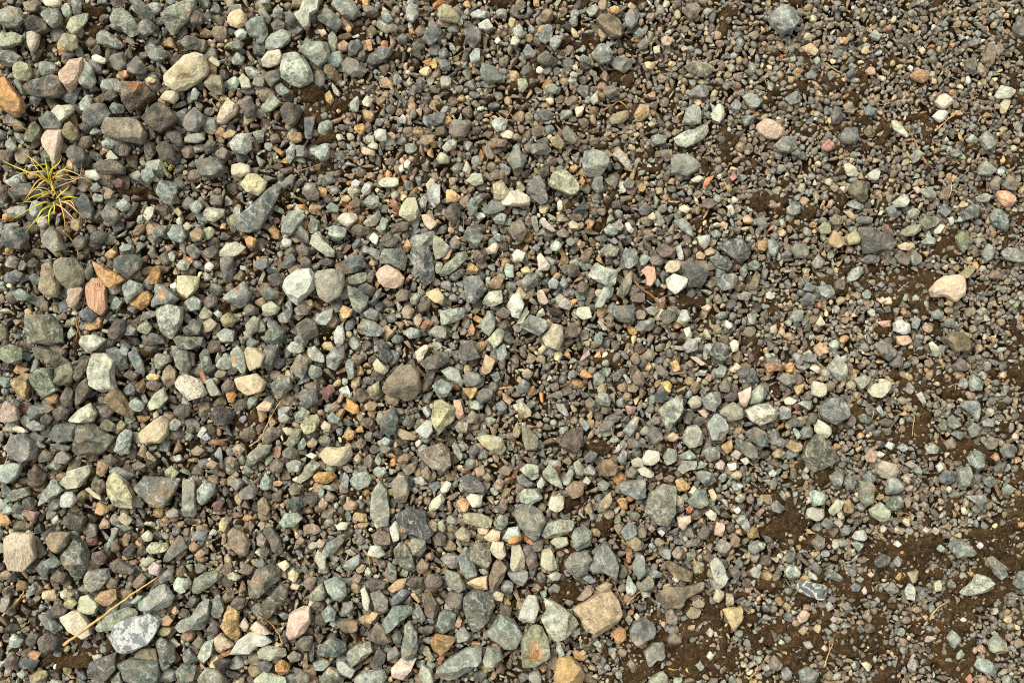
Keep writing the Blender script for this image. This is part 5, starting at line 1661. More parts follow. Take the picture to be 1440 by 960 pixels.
c4b4b4 q 525,440 545,415 560,445 545,470
8c8c94 s 600,490 615,475 635,495 620,510
"""

def W(px, py):
    """field millimetres to metres on the ground"""
    return (px - 720) / 1000.0, (480 - py) / 1000.0

class Stone: pass

def parse():
    out = []; ox = oy = 0
    for line in CATALOGUE.strip().splitlines():
        p = line.split()
        if p[0] == 'T':
            ox, oy = float(p[1]), float(p[2]); continue
        s = Stone()
        s.hex, s.k = p[0], p[1]
        rest = line.split(None, 2)[2]
        s.stain = None; s.name = s.more = None
        if '@' in rest:
            rest, st = rest.split('@')
            st = st.strip().split(',')
            s.stain = (st[0], ox + float(st[1]) / 4, oy + float(st[2]) / 4, float(st[3]) / 4)
        if '*' in rest:
            rest, nm = rest.split('*')
            s.name, s.more = [q.strip() for q in nm.split('|')]
        s.pts = np.array([[ox + float(a) / 4, oy + float(b) / 4] for a, b in (q.split(',') for q in rest.split())])
        x, y = s.pts[:, 0], s.pts[:, 1]
        cr = x * np.roll(y, -1) - np.roll(x, -1) * y
        A = cr.sum() / 2
        s.area = abs(A)
        s.c = np.array([((x + np.roll(x, -1)) * cr).sum(), ((y + np.roll(y, -1)) * cr).sum()]) / (6 * A)
        q = s.pts - s.c
        # second moments, for size and slant
        w, vec = np.linalg.eigh(np.cov(q.T) + np.eye(2) * 0.5)
        ext = [np.ptp(q @ vec[:, 0]), np.ptp(q @ vec[:, 1])]
        s.minor, s.major = min(ext), max(ext)
        # how much of it lies inside the frame
        fx = np.clip((min(x.max(), 1440) - max(x.min(), 0)) / max(np.ptp(x), 1), 0, 1)
        fy = np.clip((min(y.max(), 960) - max(y.min(), 0)) / max(np.ptp(y), 1), 0, 1)
        s.seen = s.area * fx * fy
        out.append(s)
    return out
STONES = parse()

def radial(poly, n=240):
    """outline radius round the origin per direction"""
    th = np.arange(n) / n * 2 * np.pi
    d = np.stack([np.cos(th), np.sin(th)], 1)
    a = poly; b = np.roll(poly, -1, 0)
    R = np.full(n, 0.0)
    for p, q in zip(a, b):
        e = q - p
        den = d[:, 0] * e[1] - d[:, 1] * e[0]
        den = np.where(np.abs(den) < 1e-9, 1e-9, den)
        t = (p[0] * e[1] - p[1] * e[0]) / den
        u = (p[0] * d[:, 1] - p[1] * d[:, 0]) / den
        ok = (t > 0) & (u >= -1e-6) & (u <= 1 + 1e-6)
        R = np.where(ok & (t > R), t, R)
    R = np.where(R <= 0, R[R > 0].mean() if (R > 0).any() else 0.005, R)
    for w in ((1, 2, 1),):
        R = 0.5 * R + 0.5 * (w[0] * np.roll(R, 1) + w[1] * R + w[2] * np.roll(R, -1)) / sum(w)
    return R

SHARP = dict(s=110, d=140, b=26, q=80, r=90, p=70, t=44, v=100, w=60)
CUTS = dict(s=6, d=6, b=4, q=5, r=7, p=5, t=4, v=6, w=5)
TILT = dict(s=1.0, d=1.0, b=.7, q=1.0, r=1.0, p=.9, t=.7, v=.9, w=.8)
for _d in (SHARP, CUTS, TILT):
    _d.update(m=_d['v'], z=_d['p'], y=_d['d'])
ROUGH = dict(m=.03, z=.03, y=.02, s=.026, d=.020, b=.070, q=.022, r=.045, p=.035, t=.035, v=.030, w=.05)

def shape_stone(poly, h, k, u, rng, tops=None):
    """poly: outline in metres round its centroid; h: height; u: unit sphere points. Returns points, z=0 at the foot."""
    n = 240
    R = radial(poly, n)
    fo = 0.44 if k == 'b' else 0.50 if k in 'tq' else 0.60
    Hb, Ht = h * fo, h * (1 - fo)
    cov = np.cov(poly.T) + np.eye(2) * 1e-8
    w, e = np.linalg.eigh(cov)
    M = e @ np.diag(np.sqrt(w)) @ e.T
    M = M / math.sqrt(np.linalg.det(M)) * R.mean()
    d = np.empty_like(u)
    d[:, :2] = u[:, :2] @ M.T
    d[:, 2] = u[:, 2] * h * 0.5
    th = np.arctan2(d[:, 1], d[:, 0]) % (2 * np.pi)
    idx = th / (2 * np.pi) * n
    i0 = np.floor(idx).astype(int) % n
    fr = idx - np.floor(idx)
    Rt = R[i0] * (1 - fr) + R[(i0 + 1) % n] * fr
    p = SHARP[k] * rng.uniform(0.75, 1.3)
    g = (np.hypot(d[:, 0], d[:, 1]) / Rt) ** p
    g += (np.maximum(0, -d[:, 2]) / Hb) ** p
    # one broad top face out to the edges, one to three broken faces meeting it in crisp ridges, steep flanks
    nt_ = int(rng.integers(2, 5)) if tops is None else tops
    for i in range(nt_):
        t = math.radians(rng.uniform(3, 20) * TILT[k] if i == 0 else rng.uniform(24, 58))
        a = rng.uniform(0, 2 * np.pi)
        nv = np.array([math.sin(t) * math.cos(a), math.sin(t) * math.sin(a), math.cos(t)])
        Ra = (poly @ np.array([math.cos(a), math.sin(a)])).max()
        if i == 0: dist = nv[2] * Ht * rng.uniform(0.9, 1.05)
        else: dist = min(nv[2] * Ht + math.sin(t) * Ra * rng.uniform(0.15, 0.6), math.sin(t) * Ra * 0.97 + nv[2] * Ht * 0.25)
        g += (np.maximum(0, d @ nv) / dist) ** p
    nb = int(rng.integers(2, 5))
    a0 = rng.uniform(0, 6.28)
    for i in range(nb):
        a = a0 + i / nb * 2 * np.pi + rng.uniform(-0.5, 0.5)
        t = math.radians(rng.uniform(45, 78))
        nv = np.array([math.sin(t) * math.cos(a), math.sin(t) * math.sin(a), math.cos(t)])
        Ra = (poly @ np.array([math.cos(a), math.sin(a)])).max()
        dist = math.sin(t) * Ra * rng.uniform(0.86, 1.0) + nv[2] * Ht * rng.uniform(0.15, 0.45)
        g += (np.maximum(0, d @ nv) / dist) ** p
    q = d / (g ** (1 / p))[:, None]
    # chips struck off the edges: clean plane cuts
    for i in range(int(CUTS[k] * rng.uniform(0.6, 1.3))):
        a = rng.uniform(0, 2 * np.pi); cz = rng.uniform(0.30, 0.95)
        nv = np.array([math.sqrt(1 - cz * cz) * math.cos(a), math.sqrt(1 - cz * cz) * math.sin(a), cz])
        pr = q @ nv
        D = pr.max() * rng.uniform(0.90, 0.985)
        q = q * np.where(pr > D, D / np.maximum(pr, 1e-9), 1.0)[:, None]
    # keep the outline as traced
    nbn = 96 if len(u) > 2000 else 64 if len(u) > 500 else 28 if len(u) > 100 else 12
    th2 = np.arctan2(q[:, 1], q[:, 0]) % (2 * np.pi)
    ix = th2 / (2 * np.pi) * n
    j0 = np.floor(ix).astype(int) % n
    ra = np.hypot(q[:, 0], q[:, 1]) / (R[j0] * (1 - (ix % 1)) + R[(j0 + 1) % n] * (ix % 1))
    bi = (th2 / (2 * np.pi) * nbn).astype(int) % nbn
    S = np.zeros(nbn); np.maximum.at(S, bi, ra)
    S[S <= 0.3] = 1.0
    S = np.maximum(S, 0.5 * (np.roll(S, 1) + np.roll(S, -1)) * 0.98)
    S = (np.roll(S, 1) + 6 * S + np.roll(S, -1)) / 8
    x2 = th2 / (2 * np.pi) * nbn - 0.5
    b0 = np.floor(x2).astype(int); fb = x2 - b0
    q[:, :2] /= (S[b0 % nbn] * (1 - fb) + S[(b0 + 1) % nbn] * fb)[:, None]
    # scooped breaks
    if k in 'sdrvqpt':
        ss = R.mean()
        for i in range(int(rng.integers(1, 4)) if k in 'sdrv' else int(rng.integers(0, 3))):
            a = rng.uniform(0, 2 * np.pi)
            Rs = R[int(a / (2 * np.pi) * n) % n]
            cc_ = np.array([math.cos(a) * Rs * rng.uniform(0.7, 1.05), math.sin(a) * Rs * rng.uniform(0.7, 1.05), Ht * rng.uniform(0.5, 1.2)])
            rs = ss * rng.uniform(0.35, 0.8)
            dd = np.linalg.norm(q - cc_, axis=1) / rs
            dep = ss * rng.uniform(0.10, 0.26) * np.clip(1 - dd * dd, 0, 1)
            q = q - (cc_ / np.linalg.norm(cc_)) * dep[:, None]
    s = R.mean()
    off = rng.uniform(0, 50, 3)
    am = ROUGH[k]
    dis = fbm(q / s * 1.5 + off, 2) * 1.6 * am + (0.25 - np.abs(fbm(q / s * 3.5 + off, 3))) * 1.3 * am - 0.25 * am
    q = q * (1 + dis)[:, None]
    if k == 'b':
        q = q * (1 - 0.10 * np.clip(vnoise(q / 0.0045 + off) - 0.62, 0, 1))[:, None]
    q[:, 2] += Hb
    return q

def warm(c):
    """the photograph's slightly warm rendering of the rock colours"""
    r, g, bl = c
    if bl > r: bl -= 0.50 * (bl - r)
    if g > r: g -= 0.42 * (g - r)
    if max(r, g, bl) < 0.2 and r < 1.35 * bl and g < 0.5 * (r + bl) * 0.97: g = 0.5 * (r + bl) * 0.97
    m = 0.3 * r + 0.6 * g + 0.1 * bl
    kk = (max(m, 0.02) / 0.27) ** 0.16
    if m > 0.27: kk = 1.0 - 0.10 * min(1.0, (m - 0.27) / 0.45)
    r, g, bl, m = r * kk, g * kk, bl * kk, m * kk
    sat = (max(r, g, bl) - min(r, g, bl)) / max(r, g, bl, 1e-6)
    f = 0.30 if (g < 0.72 * r and bl > 0.4 * r) else 0.12 if sat > 0.6 else 0.0
    return np.array([r + (m - r) * f, g + (m - g) * f, bl + (m - bl) * f]) * np.array([1.0, 1.0, 0.88])

def stain(col, pts_px, st, rng):
    hexs, x, y, r = st
    p3 = np.c_[pts_px / 9.0, np.zeros(len(pts_px))]
    d = np.hypot(pts_px[:, 0] - x, pts_px[:, 1] - y) / r + fbm(p3 + 3.1, 3) * 1.6
    f = np.clip((1.1 - d) / 0.8, 0, 1)[:, None] * 0.85
    return col * (1 - f) + lin(hexs) * f

# ------------------------------------------------------------------ zone maps (12 x 8 fields of 120 mm, from the photograph)
# size of the loose stones: 9 coarse .. 1 fine
SIZE = """
888866644433
998756543333
887755554433
877766655443
888776665544
886646664544
865556665544
888766554444"""
# bare soil showing between the stones: 0 none .. 9 open
SOIL = """
121223333343
011322334454
111112223344
112000112244
100001123245
014211223344
001111323456
211012346555"""
# warm brown small gravel: 0 grey-green .. 9 tan
TANN = """
122444554555
012555555555
234443445555
223333444444
223333344444
256644444443
235544444444
223333455555"""
def grid(s):
    return np.array([[int(c) for c in r] for r in s.strip().splitlines()], float) / 9.0
SIZE, SOIL, TANN = grid(SIZE), grid(SOIL), grid(TANN)

def zone(gm, px, py):
    x = np.clip(np.asarray(px, float) / 120 - 0.5, 0, 10.999)
    y = np.clip(np.asarray(py, float) / 120 - 0.5, 0, 6.999)
    i, j = x.astype(int), y.astype(int)
    fx, fy = x - i, y - j
    return (gm[j, i] * (1 - fx) + gm[j, i + 1] * fx) * (1 - fy) + (gm[j + 1, i] * (1 - fx) + gm[j + 1, i + 1] * fx) * fy

# bare hollows seen in the photograph: x, y, radius x, radius y
HOLLOWS = [(430, 128, 30, 18), (555, 85, 40, 18), (428, 160, 26, 16), (805, 62, 32, 22), (745, 110, 28, 16), (1155, 108, 32, 24), (1115, 120, 34, 14),
           (1278, 405, 44, 30), (1085, 285, 30, 18), (345, 590, 30, 20), (850, 505, 26, 10), (958, 425, 30, 12),
           (1290, 605, 40, 18), (1355, 635, 34, 14), (1000, 888, 46, 42), (800, 830, 24, 24), (845, 745, 22, 14), (905, 842, 20, 14), (1285, 800, 26, 22),
           (1160, 760, 24, 18), (1250, 775, 36, 24), (1105, 745, 40, 22), (1385, 838, 36, 22), (1240, 890, 30, 26), (1400, 760, 30, 18),
           (90, 930, 40, 16), (900, 925, 40, 28), (1340, 910, 36, 24), (1200, 830, 30, 18), (1130, 905, 20, 20), (1030, 930, 34, 20), (870, 110, 20, 12),
           (1190, 45, 24, 12), (1315, 70, 20, 12), (890, 160, 20, 14), (845, 205, 14, 8), (1330, 345, 26, 20), (135, 12, 24, 10), (840, 630, 14, 12), (1130, 655, 26, 10)]

def hollow(px, py):
    px = np.asarray(px, float); py = np.asarray(py, float)
    h = np.zeros(px.shape)
    wob = (fbm(np.stack([px.ravel() / 17, py.ravel() / 17, np.full(px.size, 4.0)], 1), 3) * 1.9 + 0.1).reshape(px.shape)
    for x, y, a, b in HOLLOWS:
        d = np.hypot((px - x) / (a * 0.85), (py - y) / (b * 0.85))
        h = np.maximum(h, np.clip(1.45 - d - wob, 0, 1))
    return h

def soilness(px, py):
    px = np.asarray(px, float); py = np.asarray(py, float)
    n = fbm(np.stack([px.ravel() / 45, py.ravel() / 45, np.zeros(px.size)], 1), 3).reshape(px.shape)
    n = n + 1.15 * fbm(np.stack([px.ravel() / 15, py.ravel() / 15, np.full(px.size, 9.0)], 1), 2).reshape(px.shape)
    return np.clip(zone(SOIL, px, py) * 0.72 + n * 0.95 + hollow(px, py) * 0.60 - 0.05, 0, 1)

# ------------------------------------------------------------------ ground: one sheet to the horizon
def axis(lo, hi, step):
    a = list(np.arange(lo, hi + 1e-6, step))
    s, x, left = step, lo, []
    while x > -60:
        s *= 1.35; x -= s; left.append(x)
    s, x, right = step, hi, []
    while x < 60:
        s *= 1.35; x += s; right.append(x)
    return np.array(left[::-1] + a + right)
gx, gy = axis(-0.80, 0.80, 0.0025), axis(-0.56, 0.56, 0.0025)
GX, GY = np.meshgrid(gx, gy)
PX, PY = GX * 1000 + 720, 480 - GY * 1000
flat = np.stack([GX.ravel(), GY.ravel(), np.zeros(GX.size)], 1)
sl = soilness(PX, PY)
gz = -0.026 * (1 - np.clip(sl * 1.6, 0, 1)) + (fbm(flat * 60, 3) * 0.009 + fbm(flat * 190, 4) * 0.011).reshape(GX.shape)
far = np.clip((np.maximum(np.abs(GX) - 1.2, np.abs(GY) - 0.95)) / 1.0, 0, 1)
gz = gz * (1 - far)
gv = np.stack([GX.ravel(), GY.ravel(), gz.ravel()], 1)
nx, ny = len(gx), len(gy)
ii = (np.arange(ny - 1)[:, None] * nx + np.arange(nx - 1)[None]).ravel()
gf = np.stack([ii, ii + 1, ii + nx + 1, ii + nx], 1)
tag(link("ground", mesh_from("ground", gv, gf, mats=[soil_mat()])), kind="structure")

def ground_z(px, py):
    x, y = W(px, py)
    i = int(np.clip(np.searchsorted(gx, x), 0, nx - 1)); j = int(np.clip(np.searchsorted(gy, y), 0, ny - 1))
    return gz[j, i]

# ------------------------------------------------------------------ the 300 stones that show largest, each a thing
N_THINGS = 300
order = sorted(STONES, key=lambda s: -s.seen)
BIG = order[:N_THINGS]
REST = order[N_THINGS:]
LAND = [s for s in BIG if s.name]
by_size = sorted(BIG, key=lambda s: -s.seen)
for r, s in enumerate(by_size):
    s.size = "large" if r < 80 else "mid-sized" if r < 190 else "small"

def colour_word(hx):
    r, g, b = (int(hx[i:i + 2], 16) / 255 for i in (0, 2, 4))
    h, sa, v = colorsys.rgb_to_hsv(r, g, b); h *= 360
    if v > 0.70:
        if sa < 0.07: return "whitish"
        if h < 24: return "pale pink"
        if h < 52: return "golden" if sa > 0.42 else "cream"
        return "whitish green" if h > 60 else "pale cream-green"
    if sa > 0.36 and h < 50: return "rusty brown" if v < 0.62 else "ochre"
    if v < 0.38: return "blackish"
    if v < 0.47:
        if sa < 0.06: return "dark grey"
        if h < 65: return "dark brown"
        return "dark green-grey" if h < 165 else "dark blue-grey"
    if sa < 0.06: return "grey"
    if h < 52: return "tan" if sa > 0.24 else "taupe"
    if h < 80: return "olive-grey"
    pale = "pale " if v > 0.6 else ""
    return pale + ("green-grey" if h < 168 else "blue-grey")

def shape_word(s):
    asp = s.major / max(s.minor, 1)
    n = len(s.pts)
    q = s.pts - s.c
    r = np.hypot(q[:, 0], q[:, 1])
    if asp > 1.75: return "elongated"
    if n <= 4: return "four-cornered" if n == 4 else "triangular"
    if r.max() / r.min() > 1.9: return "pointed"
    if asp < 1.25 and n >= 6: return "roundish"
    return "blocky" if n == 5 else "angular"
SIDE = ["right of", "below and right of", "below", "below and left of", "left of", "above and left of", "above", "above and right of"]
KADJ = dict(b="pitted", v="speckled", r="stained")
def rel(s, L):
    d = s.c - L.c
    return int(round(math.degrees(math.atan2(d[1], d[0])) / 45.0)) % 8, float(np.hypot(*d))
for s in BIG:
    s.desc = " ".join(x for x in (colour_word(s.hex), KADJ.get(s.k, ""), shape_word(s)) if x)
used = set()
for s in BIG:
    if s.name:
        joins = s.more.split()[0] in "with above below beside under near on in at like between tapering cut pointing narrowing resting leaning lying standing touching".split()
        s.label = s.name + (" " if joins else ", ") + s.more
        used.add(s.label)
for s in BIG:
    if s.name: continue
    near = sorted(LAND, key=lambda L: rel(s, L)[1])
    best = None
    for L in near[:6]:
        k, d = rel(s, L)
        rivals = [o for o in BIG if o is not s and o.desc == s.desc and rel(o, L)[0] == k and rel(o, L)[1] < d * 2.2 + 40]
        same = [o for o in rivals if o.size == s.size]
        lab = f"{s.size} {s.desc} stone {'just ' if d < 75 else ''}{SIDE[k]} the {L.name}"
        if len(lab.split()) > 16: continue
        if lab in used: continue
        if best is None: best = lab
        if not same: best = lab; break
    if best is None:
        A, B = near[0], near[1]
        best = f"{s.desc} stone between the {A.name} and the {B.name}"
    s.label = best
    used.add(best)

def persp(px, z):
    """where a point seen at ground pixel px really stands when it is z above the ground"""
    return (px - np.array([720, 480])) * (CAM_H - z) / CAM_H + np.array([720, 480])

def height_of(s, rng):
    f = dict(m=.5, z=.56, y=.5, d=.50, b=.66, q=.56, s=.54, r=.56, p=.58, t=.58, v=.54, w=.5)[s.k]
    h = f * s.minor * rng.uniform(0.85, 1.15) / 1000
    if s.minor > 40: h *= 0.86
    if s.name and s.name.startswith('crumbly earth'): h *= 0.4
    return max(h, 0.003)

GROUPS = dict(m='speckled stones', z='pinkish granite stones', y='dark slaty stones', s="grey-green broken stones", d="dark slaty stones", b="pitted lava stones", q="pale cream and white stones", r="rusty orange stones",
              p="pinkish granite stones", t="brown sandstone stones", v="speckled stones", w="salmon wood-grained stone")
def build(s, sub, rng):
    h = height_of(s, rng)
    lift = -0.12 * h + 0.0025 * (s.minor > 22) + rng.uniform(-0.001, 0.002)
    z = lift + h * 0.56
    pts = persp(s.pts, z + h * 0.08)
    c = persp(s.c, z + h * 0.08)
    loc = np.stack([(pts[:, 0] - c[0]) / 1000, -(pts[:, 1] - c[1]) / 1000], 1) * 1.03
    u, f = ICO[sub]
    q = shape_stone(loc, h, s.k, u, rng)
    col = np.repeat((warm(lin(s.hex)) * rng.uniform(0.92, 1.06))[None], len(q), 0)
    if s.stain:
        col = stain(col, np.stack([c[0] + q[:, 0] * 1000, c[1] - q[:, 1] * 1000], 1), s.stain, rng)
    x, y = W(*c)
    return q, f, col, (x, y, lift)

for i, s in enumerate(BIG):
    rng = np.random.default_rng(1000 + i)
    q, f, col, loc = build(s, 4 if s.seen < 1500 else 5, rng)
    me = mesh_from("stone", q, f, col, rng.uniform(0, 10), True, [MAT[s.k]])
    me.set_sharp_from_angle(angle=math.radians(26))
    tag(link("stone", me, loc=loc), s.label, "stone", GROUPS[s.k])

# ------------------------------------------------------------------ the rest of the gravel: one mass
X0, Y0, X1, Y1 = -330, -300, 1770, 1260
OCC = np.zeros((Y1 - Y0, X1 - X0), np.uint8)
def raster(pts, val=1):
    x0, y0 = np.floor(pts.min(0)).astype(int); x1, y1 = np.ceil(pts.max(0)).astype(int)
    xs, ys = np.meshgrid(np.arange(x0, x1 + 1) + 0.5, np.arange(y0, y1 + 1) + 0.5)
    ins = np.zeros(xs.shape, bool)
    a, b = pts, np.roll(pts, -1, 0)
    for (ax, ay), (bx, by) in zip(a, b):
        c = (ay > ys) != (by > ys)
        xi = (bx - ax) * (ys - ay) / (by - ay + 1e-9) + ax
        ins ^= c & (xs < xi)
    r0, c0 = y0 - Y0, x0 - X0
    sub = OCC[r0:r0 + ins.shape[0], c0:c0 + ins.shape[1]]
    sub[ins[:sub.shape[0], :sub.shape[1]]] = val
for s in STONES:
    raster(s.c + (s.pts - s.c) * 0.97)

V, F, C, RN, MI, SM = [], [], [], [], [], []
NV = 0
def add(q, f, col, rnd, k, smooth):
    global NV
    V.append(q.astype(np.float32)); F.append(f + NV); C.append(np.broadcast_to(col, q.shape).astype(np.float32))
    RN.append(np.full(len(q), rnd, np.float32)); MI.append(np.full(len(f), KIDX[k], np.int32)); SM.append(np.full(len(f), True))
    NV += len(q)
for i, s in enumerate(REST):
    rng = np.random.default_rng(5000 + i)
    q, f, col, loc = build(s, 3, rng)
    add(q + np.array(loc), f, col, rng.uniform(0, 10), s.k, True)

# ready-made small stones, turned and scaled into every gap
def template(sub, rng, rounded):
    n = int(rng.integers(5, 9)) if rounded else int(rng.integers(3, 6))
    a = np.sort(rng.uniform(0, 2 * np.pi / n, n) * 0.8 + np.arange(n) / n * 2 * np.pi)
    r = rng.uniform(0.82, 1.12, n) if rounded else rng.uniform(0.7, 1.4, n)
    asp = rng.uniform(0.62, 1.0) if rounded else rng.uniform(0.34, 1.0)
    poly = np.stack([np.cos(a) * r, np.sin(a) * r * asp], 1)
    poly -= poly.mean(0)
    q = shape_stone(poly, rng.uniform(0.8, 1.25) * (asp + 0.25), 't' if rounded else 's', ICO[sub][0], rng)
    if rounded:
        q = q * (1 - 0.0) + 0
    q[:, 2] -= q[:, 2].mean()
    return q
TR = np.random.default_rng(3)
TEMP = {2: [template(2, TR, i % 3 == 0) for i in range(48)], 1: [template(1, TR, i % 2 == 0) for i in range(48)], 3: [template(3, TR, i % 4 == 0) for i in range(40)]}

PAL_COOL = [("6c706e", 's', 5), ("74807a", 's', 7), ("8a968a", 's', 5), ("5e6662", 'd', 6), ("4e5452", 'd', 6), ("4c4640", 'b', 7), ("5e554c", 'b', 6), ("746a5c", 't', 6),
            ("867a66", 't', 3), ("a0aa9a", 's', 3), ("c4c0ac", 'q', 1.6), ("9c8462", 't', 2), ("b08850", 'r', 0.8), ("707a82", 'd', 2), ("92967a", 's', 2.5)]
PAL_WARM = [("76695a", 't', 8), ("887662", 't', 7), ("9a8260", 't', 6), ("665c50", 'b', 7), ("544c44", 'b', 6), ("ac8c60", 't', 4.5), ("707472", 'd', 5), ("828c82", 's', 5),
            ("606a68", 'd', 4), ("525454", 'd', 4), ("c8b48c", 'q', 2.4), ("b4884c", 'r', 2.4), ("d4c8ac", 'q', 1.3), ("c07c3c", 'r', 0.6), ("9ea89c", 's', 2.5), ("745048", 'b', 0.8), ("74808c", 'd', 1.4), ("a48468", 'p', 2)]
def pal(p):
    w = np.array([x[2] for x in p], float)
    return np.array([warm(lin(x[0])) for x in p]), [x[1] for x in p], w / w.sum()
PC, PW = pal(PAL_COOL), pal(PAL_WARM)
FR = np.random.default_rng(11)
def put(px, py, r, zoff=0.0, dark=1.0):
    warm = FR.random() < 0.20 + 0.95 * float(zone(TANN, px, py)) + (0.40 if r < 6.5 else 0)
    P = PW if warm else PC
    i = FR.choice(len(P[2]), p=P[2])
    k = P[1][i]
    col = P[0][i] * min(1.8, math.exp(FR.normal(0.06, 0.27))) * (1 + FR.normal(0, 0.035, 3)) * dark
    so_ = float(zone(SOIL, px, py))
    dirt = min(0.65, so_ * (1.0 if r < 5 else 0.55) + (0.15 if r < 2.9 else 0) * FR.random())
    col = col * (1 - dirt) + (col * 0.35 + np.array([0.050, 0.033, 0.016])) * dirt
    if r < 1.9 and FR.random() < 0.55: col = np.array([0.095, 0.060, 0.026]) * FR.uniform(0.5, 1.7); k = 't'
    sub = 3 if r > 9 else 2 if r > 4.6 else 1
    T = TEMP[sub]
    q = T[FR.integers(len(T))]
    a = FR.uniform(0, 2 * np.pi)
    b, c = FR.normal(0, 0.35, 2)
    ca, sa = math.cos(a), math.sin(a)
    Rm = np.array([[ca, -sa, 0], [sa, ca, 0], [0, 0, 1]]) @ np.array([[1, 0, 0], [0, math.cos(b), -math.sin(b)], [0, math.sin(b), math.cos(b)]])
    rm = r / 1000
    x, y = W(px, py)
    z = rm * FR.uniform(0.15 - 0.5 * so_, 0.75 - 0.5 * so_) + zoff
    add(q @ Rm.T * rm + np.array([x, y, z]), ICO[sub][1], np.clip(col, 0.004, 0.9), FR.uniform(0, 10), k, sub > 1)

DISC = {}
def disc(r):
    k = round(r * 2) / 2
    if k not in DISC:
        n = int(math.ceil(k)); yy, xx = np.mgrid[-n:n + 1, -n:n + 1]
        DISC[k] = (np.hypot(xx, yy) <= k, n)
    return DISC[k]
def try_put(px, py, r, tol, zoff):
    m, n = disc(r * 0.86)
    c, w = int(px) - X0, int(py) - Y0
    if c - n < 0 or w - n < 0 or c + n + 1 > OCC.shape[1] or w + n + 1 > OCC.shape[0]: return False
    sub = OCC[w - n:w + n + 1, c - n:c + n + 1]
    if (sub & m).sum() > tol * m.sum(): return False
    put(px, py, r, zoff)
    sub |= m.astype(np.uint8)
    return True
def inside(x, y): return -25 < x < 1465 and -25 < y < 985
# stones tucked under the larger ones
OCC2 = np.zeros_like(OCC)
def tuck(px, py, r, zoff, vis, tol2):
    m, n = disc(r * 0.88)
    c, w = int(px) - X0, int(py) - Y0
    if c - n < 0 or w - n < 0 or c + n + 1 > OCC.shape[1] or w + n + 1 > OCC.shape[0]: return
    sub = OCC[w - n:w + n + 1, c - n:c + n + 1]; sub2 = OCC2[w - n:w + n + 1, c - n:c + n + 1]
    ms = m.sum()
    if (sub & m).sum() > vis * ms or (sub2 & m).sum() > tol2 * ms: return
    put(px, py, r, zoff)
    mm = m.astype(np.uint8)
    sub |= mm; sub2 |= mm
for r, n, vis in ((14, 9000, .50), (11.5, 20000, .55), (9.2, 40000, .60), (7.5, 70000, .62), (6.2, 90000, .60)):
    xs = FR.uniform(X0, X1, n); ys = FR.uniform(Y0, Y1, n)
    sz = zone(SIZE, xs, ys); so = soilness(xs, ys)
    ok = (r < 3.8 + 11.5 * sz ** 1.1) & (FR.random(n) < np.clip(1.2 - so * 1.5, 0, 1))
    for x, y, s_ in zip(xs[ok], ys[ok], sz[ok]):
        tuck(x, y, r * FR.uniform(0.85, 1.15), -0.005 - 0.010 * s_, vis, .16)
# passes from coarse to fine
for r, n, tol in ((17, 2600, .10), (13, 6000, .12), (10, 12000, .16), (8, 20000, .20), (6.4, 40000, .24), (5.2, 80000, .28), (4.2, 150000, .30), (3.3, 340000, .32), (2.6, 320000, .30)):
    xs = FR.uniform(X0, X1, n); ys = FR.uniform(Y0, Y1, n)
    sz = zone(SIZE, xs, ys)
    so = soilness(xs, ys)
    cap = 4.5 + 14 * sz ** 1.3
    keep = (FR.random(n) < np.clip(1.25 - so * 0.95, 0.34, 1)) if r > 4 else (FR.random(n) < np.clip(1.15 - so * 0.65, 0.75, 1))
    ok = keep & (r < cap)
    ins = (xs > -25) & (xs < 1465) & (ys > -25) & (ys < 985)
    if r < 3: ok &= ins
    elif r < 4: ok &= ins | (FR.random(n) < 0.25)
    if r > 11: ok &= ~((xs > -10) & (xs < 1450) & (ys > -10) & (ys < 970))
    elif r >= 10: ok &= ~((xs > 5) & (xs < 1435) & (ys > 5) & (ys < 955)) | (FR.random(n) < 0.25)
    for x, y, s_ in zip(xs[ok], ys[ok], sz[ok]):
        rr = r * FR.uniform(0.88, 1.15)
        try_put(x, y, rr, tol, -0.010 * s_ + 0.001)
clump = np.clip(0.75 + 2.4 * fbm(np.stack([a.ravel() / 16.0 for a in np.meshgrid(np.arange(-40, 1500), np.arange(-40, 1010))] + [np.zeros(1540 * 1050)], 1), 3), 0, 1.5).reshape(1050, 1540)
# fine grit lying on the soil and between the stones
n = 90000
xs = FR.uniform(-20, 1460, n); ys = FR.uniform(-20, 980, n)
so = soilness(xs, ys); sz = zone(SIZE, xs, ys)
for x, y, a, b in zip(xs, ys, so, sz):
    if OCC[int(y) - Y0, int(x) - X0]: continue
    if FR.random() < (0.30 + 0.30 * a) * clump[int(y) + 40, int(x) + 40]:
        put(x, y, 0.8 + 1.9 * FR.random() ** 1.8, -0.016 * b * (1 - a))
# the lower layer, seen in the gaps
n = 120000
xs = FR.uniform(X0 + 10, X1 - 10, n); ys = FR.uniform(Y0 + 10, Y1 - 10, n)
so = soilness(xs, ys); sz = zone(SIZE, xs, ys)
for x, y, a, b in zip(xs, ys, so, sz):
    if a > 0.45 or FR.random() > 0.75: continue
    if OCC[max(int(y) - Y0 - 2, 0):int(y) - Y0 + 3, max(int(x) - X0 - 2, 0):int(x) - X0 + 3].all(): continue
    put(x, y, FR.uniform(3, 6.0), -0.006 - 0.014 * b)
gm_ = mesh_from("gravel", np.concatenate(V), np.concatenate(F), np.concatenate(C), np.concatenate(RN), np.concatenate(SM),
               [MAT[k] for k in KINDS], np.concatenate(MI))
me = gm_
me.set_sharp_from_angle(angle=math.radians(28))
tag(link("gravel", me), "smaller mixed gravel and grit filling the ground between the larger stones", "gravel", kind="stuff")
del V, F, C, RN, MI, SM

